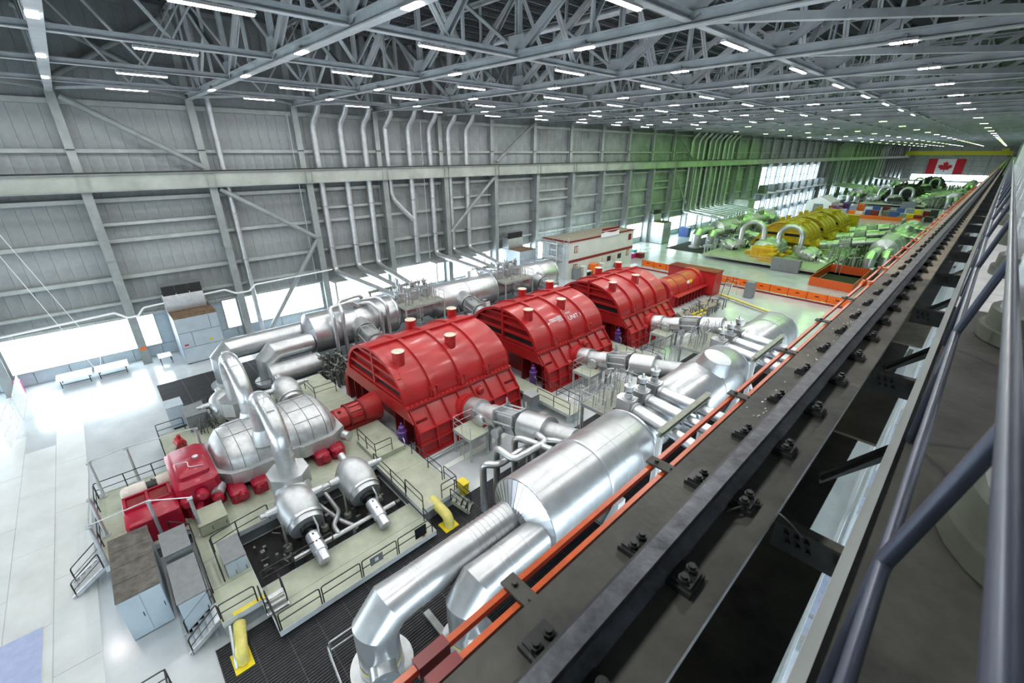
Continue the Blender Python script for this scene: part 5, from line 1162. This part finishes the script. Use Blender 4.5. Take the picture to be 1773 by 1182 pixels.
# wall risers
WP = [(11.9, None, 0.27), (21.8, 23.6, 0.36), (25.0, 25.2, 0.36), (27.9, 26.8, 0.36), (34.2, 'drop', 0.36), (37.5, 38.4, 0.35), (40.7, 40.0, 0.35), (43.9, 41.6, 0.35)]
xp = XW + 0.82
rl = ['thin silver pipe climbing the wall by the bracing', 'silver riser pipe on the wall, first of the left three', 'silver riser pipe on the wall, second of the left three', 'silver riser pipe on the wall, third of the left three', 'thick silver riser with a side branch on the wall', 'silver riser pipe on the wall, first after the branched riser', 'silver riser pipe on the wall, second after the branched riser', 'silver riser pipe on the wall, third after the branched riser']
for i, (y, tgt, r_) in enumerate(WP):
    t = thing('riser_pipe', rl[i], 'pipe', (xp, y, 0))
    topb = [(xp, y, 23.2), (xp + 1.3, y + 0.5, 24.6), (xp + 1.3, y + 0.5, 32.2)]
    if tgt is None: p = [(xp, y, 0.2), (xp, y, 22.8), (xp + 0.2, y, 24.4), (xp + 0.2, y, 32.2)]
    elif tgt == 'drop': p = [(xp, y, 5.2)] + topb
    else: p = [(xl - 0.5, tgt, 4.9), (xp, y, 5.9)] + topb
    part(MB().tube(bend(p, 0.9, 7), r_, 18), 'pipe', 'silver_dull', t, ang=60)
    for zz in (9, 14): part(MB().box(xp - 0.5, xp + r_ + 0.05, y - r_ - 0.08, y + r_ + 0.08, zz, zz + 0.08), 'clamp', 'steel_grey', t)
    if tgt == 'drop':
        part(MB().tube(bend([(xp, 30.9, 23), (xp, 30.9, 14.5), (xp, 32.3, 13.0), (xp, 34.0, 11.3)], 0.8), 0.34, 16), 'branch', 'silver_dull', t)
        part(MB().tube([(xp, 30.9, 23), (xp + 1.2, 31.3, 24.5), (xp + 1.2, 31.3, 32)], 0.34, 16), 'branch', 'silver_dull', t)
for y, lb in ((19.0, 'before the first riser'), (36.0, 'between the risers')):
    solo(MB().tube([(xp + 0.6, y, 24.0), (xp + 0.3, y + 0.1, 22.5), (xp + 0.3, y + 0.1, 5.5)], 0.05, 8), 'conduit', 'galv', 'thin white conduit down the wall %s' % lb, 'conduit')
solo(MB().tube([(XW + 2.3, -3.2, 1.0), (XW + 2.3, -6.2, 13.5)], 0.03, 6).tube([(XW + 2.3, -3.0, 0.3), (XW + 2.3, -2.4, 2.6), (XW + 2.3, -5.4, 14)], 0.03, 6), 'hanging_cable', 'white_paint', 'thin white cables hanging in front of the window strip', 'cable')
for sg, lb in ((0, 'front'), (1, 'rear')):
    y0_, y1_ = (20.6, 29.6) if sg == 0 else (36, 46)
    t = thing('pipe_rack', 'pale steel rack under the riser elbows, %s group' % lb, 'rack', (XW + 3, y0_, 0))
    part(MB().box(XW + 0.3, XW + 2.6, y0_, y1_, 4.9, 5.0), 'shelf', 'steel_pale', t)
    for y in (y0_ + 0.3, y1_ - 0.3): part(MB().box(XW + 2.3, XW + 2.5, y - 0.1, y + 0.1, 0, 4.9), 'leg', 'steel_pale', t)
    part(MB().bar((xl - 3.5, y0_ + 1, 5.1), (xl - 3.5, y1_ - 1, 5.1), 0.25, 0.3), 'outer_beam', 'steel_olive', t)
    for y in (y0_ + 1.2, y1_ - 1.2): part(MB().box(xl - 3.6, xl - 3.4, y - 0.1, y + 0.1, 0, 5.0), 'leg', 'steel_olive', t)
# wall service pipe with walkway
solo(MB().tube(bend([(XW + 1.9, -12, 5.3), (XW + 1.9, -0.4, 5.9), (XW + 2.3, 0.4, 5.3), (XW + 2.3, 1.2, 5.3), (XW + 1.9, 1.8, 5.9), (XW + 1.9, 9.0, 6.3), (XW + 2.4, 9.9, 5.8), (XW + 2.4, 11.2, 5.8), (XW + 1.9, 12, 6.3), (XW + 1.9, 21, 6.5)], 0.2), 0.09, 10), 'service_pipe', 'white_paint', 'white service pipe jogging round the columns above the window strip', 'pipe')
railing([(XW + 1.2, -11, 4.75), (XW + 1.2, -0.2, 4.75)], 'grey railing above the window strip on the left wall', 'steel_grey', h=0.8); railing([(XW + 1.2, 1.6, 4.75), (XW + 1.2, 9.6, 4.75)], 'grey railing above the ventilation unit on the left wall', 'steel_grey', h=0.8)
# ---- air handling units on the window wall
def air_unit(y0, label, off=None):
    t = thing('air_handling_unit', label, 'ventilation unit', (XW + 2.5, y0 + 1.8, 0))
    x0, x1 = XW + 0.3, -52.3; h = 4.9; zs_ = [0.08, 1.75, 3.35, h]
    part(MB().box(x0, x1 - 0.03, y0, y0 + 3.7, 0.08, h), 'casing', 'cabinet_grey', t); part(MB().box(x0, x1 - 0.03, y0 - 0.02, y0, 0.1, h), 'side_panel', 'cabinet_blue', t); part(MB().box(x0 + 0.1, x1 - 0.1, y0 + 0.1, y0 + 3.6, 0, 0.08), 'plinth', 'black_metal', t)
    spl = ([0, 1], [0, 0.3, 1], [0, 0.78, 1])
    for r_ in range(3):
        for a, b in zip(spl[r_][:-1], spl[r_][1:]): part(MB().box(x1 - 0.03, x1, y0 + 3.7 * a + 0.025, y0 + 3.7 * b - 0.025, zs_[r_] + 0.03, zs_[r_ + 1] - 0.03), 'panel', 'cabinet_blue', t)
    for k in range(5): part(MB().box(x0 + (x1 - x0) * k / 5 + 0.012, x0 + (x1 - x0) * (k + 1) / 5 - 0.012, y0 - 0.02, y0 + 3.72, h, h + 0.06 + 0.02 * (k % 2)), 'roof_plank', 'hvac_brown', t)
    part(MB().prism([(0.2, h + 0.1), (1.75, h + 0.1), (1.9, h + 0.7), (1.5, h + 1.9), (0.2, h + 2.2)], (x0, y0 - 0.1, 0), (1, 0, 0), (0, 0, 1), (0, 3.5, 0)), 'hood', 'galv', t)
    for k in range(3): part(MB().box(x0 + 1.5, x0 + 1.6, y0 + k * 1.15, y0 + k * 1.15 + 1.08, h + 1.75, h + 2.7), 'louvre', 'black_metal', t)
    part(MB().box(x0 + 0.2, x0 + 1.5, y0 - 0.1, y0 + 3.4, h + 2.1, h + 2.75), 'louvre_frame', 'cabinet_grey', t)
    part(MB().lathe([(0, 0.14), (0.02, 0.14)], (x1, y0 + 2.6, 2.2), (1, 0, 0), 12), 'sticker', 'yellow', t); part(MB().box(x1, x1 + 0.01, y0 + 0.25, y0 + 0.6, 2.0, 2.15), 'sticker', 'flag_red', t)
    return t
AU = air_unit(3.6, 'tall pale blue air handling unit with brown roof against the window wall')
dup(AU, (0.4, 47.5, 0), 'air handling unit with dark louvres beside the white control building')
dup(AU, (0.4, 95.0, 0), 'air handling unit by the wall past the orange barrier', swap={'cabinet_blue': 'galv'})
# tables by the window
def table(y0, label):
    t = thing('folding_table', label, 'table', (-55.3, y0 + 1.2, 0)); part(MB().box(-56.1, -54.2, y0, y0 + 2.5, 0.74, 0.79), 'top', 'white_paint', t)
    for x in (-55.9, -54.4):
        for y in (y0 + 0.25, y0 + 2.25): part(MB().tube([(x, y, 0), (x, y, 0.74)], 0.035, 8), 'leg', 'black_metal', t)
    part(MB().tube([(-54.4, y0 + 0.25, 0.3), (-54.4, y0 + 2.25, 0.3)], 0.03, 8), 'stretcher', 'black_metal', t)
table(-6.0, 'white folding table under the window, farther from the ventilation unit'); table(-3.3, 'white folding table under the window, closer to the ventilation unit')
t = thing('side_table', 'small white table between the column and the ventilation unit', 'table', (-54.4, 2.3, 0)); part(MB().box(-55.2, -53.8, 1.6, 2.7, 0.8, 0.85), 'top', 'white_paint', t)
for x in (-55.1, -53.9):
    for y in (1.7, 2.6): part(MB().tube([(x, y, 0), (x, y, 0.8)], 0.03, 8), 'leg', 'black_metal', t)
solo(MB().box(XW + 1.57, XW + 1.6, 0.5, 0.95, 1.5, 1.85), 'wall_notice', 'orange', 'small orange notice on the column beside the window', 'sign')
t = thing('fence_panel', 'white mesh fence panels standing at the left edge', 'fence', (-50.5, -8.6, 0))
for a, b in (((-54.5, -8.1), (-49.6, -8.1)), ((-49.2, -8.3), (-44.5, -8.5))):
    for k in range(15):
        q = k / 14; x, y = a[0] + (b[0] - a[0]) * q, a[1] + (b[1] - a[1]) * q; part(MB().box(x - 0.05, x + 0.05, y - 0.02, y + 0.02, 0.1, 2.2), 'picket', 'white_paint', t)
    for z in (0.15, 1.15, 2.15): part(MB().bar((a[0], a[1], z), (b[0], b[1], z), 0.05, 0.08), 'fence_rail', 'white_paint', t)
solo(MB().box(-55.9, -55.3, -8.6, -8.2, 0.0, 1.3), 'extinguisher_cabinet', 'magenta', 'magenta box beside the far left column', 'box')
# ---- white control building
t = thing('control_building', 'two storey white control building with dark red bands by the wall', 'building', (-49.5, 67, 0))
x0, x1, y0_, y1_, h = -52.6, -46.6, 57.4, 77.0, 6.4
part(MB().box(x0, x1, y0_, y1_, 0, h), 'wall', 'wall_white', t)
part(MB().box(x0 - 0.1, x1 + 0.1, y0_ - 0.1, y1_ + 0.1, h, h + 0.08), 'roof', 'roof_tan', t)
part(MB().box(x1 + 0.02, x1 + 0.14, y0_ - 0.12, y1_ + 0.12, h - 0.1, h + 0.16).box(x0 - 0.12, x1 + 0.12, y0_ - 0.14, y0_ - 0.02, h - 0.1, h + 0.16), 'roof_band', 'stripe_red', t)
part(MB().box(x1, x1 + 0.05, y0_, y1_, 2.85, 3.3), 'wall_band', 'stripe_red', t)
for y, z, m_ in ((y0_ + 1.4, 4.4, 'cream'), (y0_ + 1.4, 1.3, 'cream'), (y1_ - 1.8, 4.6, 'stripe_red'), (y1_ - 2.0, 1.6, 'cream')):
    wv = part(MB().box(x1, x1 + 0.06, y, y + 0.95, z, z + 1.15), 'window', 'stripe_red', t)
    if m_ == 'cream': part(MB().box(x1 + 0.06, x1 + 0.08, y + 0.1, y + 0.38, z + 0.1, z + 1.05).box(x1 + 0.06, x1 + 0.08, y + 0.56, y + 0.85, z + 0.1, z + 1.05), 'pane', 'cream', wv)
for x in (x0 + 0.6, x0 + 2.4, x0 + 4.2): part(MB().box(x, x + 1.1, y0_ - 0.04, y0_, 3.4, 5.6), 'end_window', 'galv', t)
bn = part(MB().box(x1 + 0.14, x1 + 0.18, 66.0, 71.6, h - 0.3, h + 1.3), 'banner', 'flag_white', t)
part(MB().prism([(0, 0.75), (1.4, 0.95), (2.9, 0.72), (4.4, 0.72), (5.6, 1.0), (5.6, 1.6), (0, 1.6)], (x1 + 0.18, 66.0, h - 0.3), (0, 1, 0), (0, 0, 1), (0.006, 0, 0)), 'banner_field', 'stripe_red', bn)
part(MB().box(x1 + 0.186, x1 + 0.19, 66.1, 71.5, h + 0.78, h + 0.86), 'banner_line', 'flag_white', bn)
railing([(x0 + 0.3, y0_ + 0.3, h + 0.1), (x0 + 0.3, y0_ + 10, h + 0.1), (x0 + 0.3, y1_ - 0.4, h + 0.1)], 'thin grey railing along the back of the control building roof', 'galv', r=0.03)
ladder((x1 + 0.3, y0_ - 0.7, 0), 7.2, (1, 0, 0), 'tall ladder tower at the corner of the control building', False, 'galv', 'ladder')
sc = thing('scaffold_tower', 'galvanised stair scaffold at the end of the control building', 'scaffold', (-49.5, 56.0, 0))
for x in (-52, -49.6, -47.2):
    for y in (54.9, 56.7): part(MB().tube([(x, y, 0), (x, y, 6.8)], 0.04, 6), 'standard', 'galv', sc)
for z in (1.2, 2.4, 3.2, 4.2, 5.3, 6.3): part(MB().box(-52, -47.2, 54.88, 54.94, z, z + 0.07).box(-52, -47.2, 56.66, 56.72, z, z + 0.07), 'ledger', 'galv', sc)
for z in (3.1, 6.2): part(MB().box(-52, -47.2, 54.9, 56.7, z, z + 0.05), 'stage', 'steel_grey', sc)
for i, (y, w_, h_, m_, lb) in enumerate(((58.4, 1.0, 2.0, 'cabinet_grey', 'grey cabinet at the near corner of the control building'), (60.2, 0.9, 2.0, 'wall_white', 'white cabinet in front of the control building'), (63.0, 1.5, 1.9, 'orange', 'orange cabinet in front of the control building'), (65.6, 0.9, 1.7, 'wall_white', 'pale cabinet right of the orange cabinet'), (71.0, 0.9, 0.8, 'black_metal', 'small black box in front of the control building'))):
    cabinet(-46.4, -45.4, y, y + w_, 0, h_, lb, m_, m_, (('x+', 1),))
t = thing('workbench', 'white workbench with dark shelf beside the orange cabinet', 'bench', (-45.8, 62, 0)); part(MB().box(-46.4, -45.5, 61.2, 62.9, 0.85, 0.92), 'top', 'white_paint', t); part(MB().box(-46.4, -45.6, 61.3, 62.8, 0.3, 0.36), 'shelf', 'black_metal', t)
for y in (61.25, 62.8): part(MB().box(-46.3, -45.55, y, y + 0.06, 0, 0.85), 'leg', 'steel_grey', t)
for i, (y, m_) in enumerate(((67.0, 'cream'), (68.6, 'black_metal'), (70.2, 'cream'), (72.0, 'black_metal'))): solo(MB().box(-46.55, -46.5, y, y + 1.1, 1.5, 2.4), 'notice_board', m_, ['tan notice board on the control building, left one', 'black notice board on the control building, left one', 'tan notice board on the control building, right one', 'black notice board on the control building, right one'][i], 'notice board')
# ---- orange barriers across the hall
n = 13; bx = -43.2; bw = 2.56
odl = ['first', 'second', 'third', 'fourth', 'fifth', 'sixth', 'seventh', 'eighth', 'ninth', 'tenth', 'eleventh', 'twelfth', 'thirteenth']
for k in range(n):
    x = bx + k * bw; yy = 75.6 - 1.2 * k / n
    t = thing('barrier_panel', 'orange barrier panel across the hall, %s counting from the control building' % odl[k], 'barrier', (x + bw / 2, yy, 0), 'orange barrier panels')
    part(MB().box(x + 0.03, x + bw - 0.03, yy - 0.06, yy, 0.15, 1.25), 'panel', 'orange', t)
    part(MB().box(x - 0.03, x + 0.03, yy - 0.08, yy + 0.02, 0, 1.3), 'post', 'red_dark', t)
    part(MB().box(x + 1.0, x + 1.5, yy - 0.07, yy - 0.06, 0.65, 0.85), 'label', 'red_dark', t)
solo(MB().box(bx, -10, 73.6, 73.9, 0, 0.12).box(bx, -10, 74.0, 74.15, 0, 0.12), 'floor_rail', 'red_dark', 'dark red floor rails in front of the orange barrier', 'rail')
t = thing('pit_barrier', 'orange red barrier around the open floor pit', 'barrier', (-14.5, 90, 0))
for a, b in (((-17.2, 84), (-17.2, 97)), ((-17.2, 84), (-11.2, 83.2)), ((-11.2, 83.2), (-11.2, 97)), ((-17.2, 97), (-11.2, 97))): part(MB().bar((a[0], a[1], 0.75), (b[0], b[1], 0.75), 0.08, 1.4), 'panel', 'orange_bar', t)
part(MB().box(-17, -11.4, 84.2, 96.8, 0.0, 0.02), 'pit_shade_sheet', 'pit_dark', t)  # near-black sheet laid on the floor as the shade inside the pit
# service tables past the barrier
for i, (x, y, m_, lb) in enumerate(((-52.5, 82, 'teal', 'teal crate'), (-50.6, 84, 'teal', 'second teal crate'), (-48.8, 80.5, 'magenta', 'magenta crate'), (-51.5, 79.5, 'lilac_mat', 'lilac crate'), (-47.6, 82, 'red_dark', 'dark red crate'))):
    t = thing('storage_crate', lb + ' on the floor beyond the control building', 'crate', (x, y, 0)); part(MB().box(x - 0.7, x + 0.7, y - 0.6, y + 0.6, 0.0, 0.9), 'box', m_, t); part(MB().box(x - 0.75, x + 0.75, y - 0.65, y + 0.65, 0.9, 1.0), 'lid', m_, t)
for i, (x, y) in enumerate(((-50, 88), (-48.4, 84.5), (-52.6, 86))):
    t = thing('trestle_table', ['white trestle table beyond the crates', 'white trestle table beside the magenta crate', 'white trestle table next to the wall past the crates'][i], 'table', (x, y, 0)); part(MB().box(x - 0.8, x + 0.8, y - 1.4, y + 1.4, 0.78, 0.84), 'top', 'white_paint', t)
    for dx in (-0.6, 0.6):
        for dy in (-1.1, 1.1): part(MB().tube([(x + dx, y + dy, 0), (x + dx, y + dy, 0.78)], 0.04, 6), 'leg', 'galv', t)
solo(MB().box(-54.5, -52, 112, 113.5, 0, 2.4), 'blue_panel', 'blue', 'blue standing panel by the bright far windows', 'panel')
# ================================================================== FAR UNITS
P2 = {'red': 'yellow_turbine', 'red_dark': 'yellow_turbine', 'crimson': 'yellow_turbine', 'cream': 'yellow_turbine', 'purple': 'magenta'}
P3 = {'red': 'black_turbine', 'red_dark': 'black_turbine', 'crimson': 'black_turbine', 'cream': 'black_turbine', 'purple': 'magenta'}
for off, sw, word in ((95.0, P2, 'second unit in yellow'), (243.0, P3, 'third unit in black'), (345.0, P3, 'farthest unit in black')):
    for o in U1:
        if off > 100 and o.name.split('.')[0] in ('relief_valve', 'discharge_pipe', 'inlet_valve_train', 'shaft_coupling', 'steam_chest') and off > 300: continue
        lb = o['label'].replace('red ', '').replace('UNIT 1', 'middle').replace('crimson ', '').replace('lettered middle, ', '')
        ws = lb.split()[:11]
        while ws[-1].strip(',') in ('the', 'of', 'a', 'on', 'to', 'from', 'with', 'and', 'between', 'in', 'beside', 'under', 'big', 'joining'): ws.pop()
        lb = ' '.join(ws[:11]).rstrip(',') + ', ' + word
        c = dup(o, (0, off, 0), lb, swap=sw)
        for ch in [q for q in c.children if q.name.startswith('lettering')]: bpy.data.objects.remove(ch)
    d2 = thing('turbine_deck', 'raised green deck of the ' + word, 'deck', (CL, 4 + off, 0))
    part(MB().box(-38.5, -18, -4 + off, 12 + off, 0.6, 1.0), 'deck_plate', 'deck_green', d2)
    part(MB().box(-17.8, -8, 0 + off, 50 + off, 0.0, 0.02).box(-49, -38.6, 0 + off, 50 + off, 0, 0.02), 'grating', 'pit_dark', d2)
    cabinet(-25.2, -20.6, off - 4.6, off - 3.2, 0, 2.3, 'grey box cabinet at the front of the ' + word, 'cabinet_grey', 'cabinet_grey', (('y-', 3),))
    cl = MB()
    for k in range(260):
        x = random.choice((random.uniform(-21, -14), random.uniform(-41, -36))); y = off + random.uniform(0, 50); hh = random.uniform(0.6, 3.4)
        cl.tube([(x, y, 0), (x, y, hh), (x + random.uniform(-1.2, 1.2), y + random.uniform(-1.2, 1.2), hh)], random.uniform(0.05, 0.16), 6)
    solo(cl, 'pipework', 'silver_dull', 'tangled grey pipework around the ' + word, 'pipework', None, 'stuff')
    rs = MB()
    for k in range(9): 
        y = off + 21.8 + 3.1 * k
        y += next((0.9 if y > c_ else -0.9 for c_ in YC if abs(y - c_) < 0.75), 0)
        rs.tube(bend([(-46, y, 5), (xp, y, 5.9), (xp, y, 23.2), (xp + 1.4, y + 0.4, 24.8)], 0.9, 5), 0.3, 12)
    solo(rs, 'riser_pipes', 'silver_dull', 'bank of riser pipes on the wall behind the ' + word, 'pipes', None, 'stuff')
    railing([(-31.5, off - 3.9, 1), (-28, off - 3.9, 1), (-25.6, off - 3.9, 1)], 'pale railing at the front of the ' + word, 'galv')
for off, word in ((195.0, 'between the second and third units'),):
    for i in range(26):
        x = -40 + (i % 13) * 2.3 + random.uniform(-0.5, 0.5); y = off + (i // 13) * 14 + random.uniform(-3, 3); m_ = ['stripe_red', 'purple', 'lilac_mat', 'orange', 'white_paint', 'blue', 'stripe_red', 'cabinet_grey', 'blue', 'cabinet_blue', 'yellow', 'stripe_red', 'dark_metal'][i % 13]
        t = thing('cargo_box', ['dark red', 'purple', 'lilac', 'orange', 'white', 'navy', 'maroon', 'grey', 'blue', 'pale blue', 'yellow', 'wine red', 'black'][i % 13] + ' cargo box in the %s row of the laydown bay' % ('front' if i < 13 else 'rear'), 'box', (x, y, 0), 'cargo boxes in the laydown bay')
        hh = random.uniform(1.4, 2.6); part(MB().box(x - 1, x + 1, y - 1, y + 1, 0.1, hh), 'box', m_, t); part(MB().box(x - 1.05, x + 1.05, y - 1.05, y + 1.05, hh, hh + 0.1), 'lid', m_, t); part(MB().box(x - 0.9, x + 0.9, y - 0.9, y + 0.9, 0, 0.1), 'skid', 'dark_metal', t)
    solo(MB().box(-44, -14, off - 6, off - 5.9, 0.0, 1.2), 'barrier_panel', 'orange', 'long orange barrier in front of the laydown bay', 'barrier')
    t = thing('storage_tent', 'white gabled storage tent in the laydown bay', 'tent', (-44, off + 8, 0)); part(MB().prism([(-4, 0), (4, 0), (4, 3.6), (0, 5.6), (-4, 3.6)], (-44, off + 2, 0), (1, 0, 0), (0, 0, 1), (0, 12, 0)), 'cover', 'white_paint', t); part(MB().box(-45.5, -42.5, off + 1.95, off + 2, 0, 3), 'opening', 'cabinet_grey', t)
t = thing('stair_tower', 'pale boxed stair tower against the wall behind the second unit', 'tower', (-53, 150, 0)); part(MB().box(-55.5, -51, 147, 152, 0, 7), 'tower_body', 'steel_pale', t); part(MB().box(-55.7, -50.8, 146.8, 152.2, 7, 7.15), 'tower_roof', 'steel_grey', t); part(MB().bar((-50.95, 147.2, 0.3), (-50.95, 151.8, 6.5), 0.08, 0.15), 'tower_brace', 'steel_grey', t)
t = thing('wall_gantry', 'grey pipe gantry on the wall below the high windows', 'gantry', (-54, 200, 0)); part(MB().box(-56, -52, 165, 240, 7.4, 7.7), 'gantry_deck', 'steel_grey', t)
for k in range(9): part(MB().box(-52.3, -52, 166 + 9 * k, 166.4 + 9 * k, 0, 7.4), 'gantry_leg', 'steel_grey', t); part(MB().box(-56, -54, 168 + 9 * k, 171 + 9 * k, 7.7, 10.2), 'gantry_box', 'cabinet_grey', t)
# ---- flag and yellow crane at the far end
t = thing('maple_leaf_flag', 'large red and white maple leaf flag on the end wall', 'flag', (-33, YEND - 0.6, 5)); fx0, fx1, fz0, fz1, fy = -43.4, -22.6, 5.6, 16.2, YEND - 0.46; fw_ = fx1 - fx0
part(MB().box(fx0, fx0 + fw_ / 4, fy, fy + 0.05, fz0, fz1), 'red_bar', 'flag_red', t); part(MB().box(fx1 - fw_ / 4, fx1, fy, fy + 0.05, fz0, fz1), 'red_bar', 'flag_red', t); part(MB().box(fx0 + fw_ / 4, fx1 - fw_ / 4, fy, fy + 0.05, fz0, fz1), 'white_field', 'flag_white', t)
half = [(0, 1), (0.09, 0.8), (0.2, 0.87), (0.155, 0.5), (0.31, 0.66), (0.345, 0.57), (0.5, 0.6), (0.445, 0.43), (0.52, 0.37), (0.27, 0.165), (0.3, 0.07), (0.035, 0.11), (0.035, -0.12)]
leaf = half + [(-a, b) for a, b in reversed(half[1:])]
lm = MB(); sc_ = 8.2; cxf = (fx0 + fx1) / 2; st_ = []
cen = (0, 0.42); pts = [(cxf + a * sc_, fz0 + 1.5 + (b + 0.12) / 1.12 * sc_ * 0.92) for a, b in leaf]; cp = (cxf, fz0 + 1.5 + (0.42 + 0.12) / 1.12 * sc_ * 0.92)
lm.v = [(p[0], fy - 0.02, p[1]) for p in pts] + [(cp[0], fy - 0.02, cp[1])]
lm.f = [(i, (i + 1) % len(pts), len(pts)) for i in range(len(pts))]
part(lm, 'maple_leaf', 'flag_red', t)
t = thing('overhead_crane', 'yellow overhead bridge crane parked at the far end', 'crane', (-28, YEND - 22, 18.4))
part(MB().box(XW + 1.2, -0.3, YEND - 20, YEND - 18.6, 18.9, 21.6), 'bridge_girder', 'crane_yellow', t); part(MB().box(XW + 1.2, -0.3, YEND - 26, YEND - 24.6, 18.9, 21.6), 'bridge_girder', 'crane_yellow', t)
for x in (XW + 1.65, -0.59): part(MB().box(x - 0.4, x + 0.4, YEND - 28, YEND - 17, 18.45, 19.6), 'end_carriage', 'crane_yellow', t)
part(MB().box(-6, -2.4, YEND - 27, YEND - 17.5, 21.6, 23), 'trolley', 'crane_yellow', t)
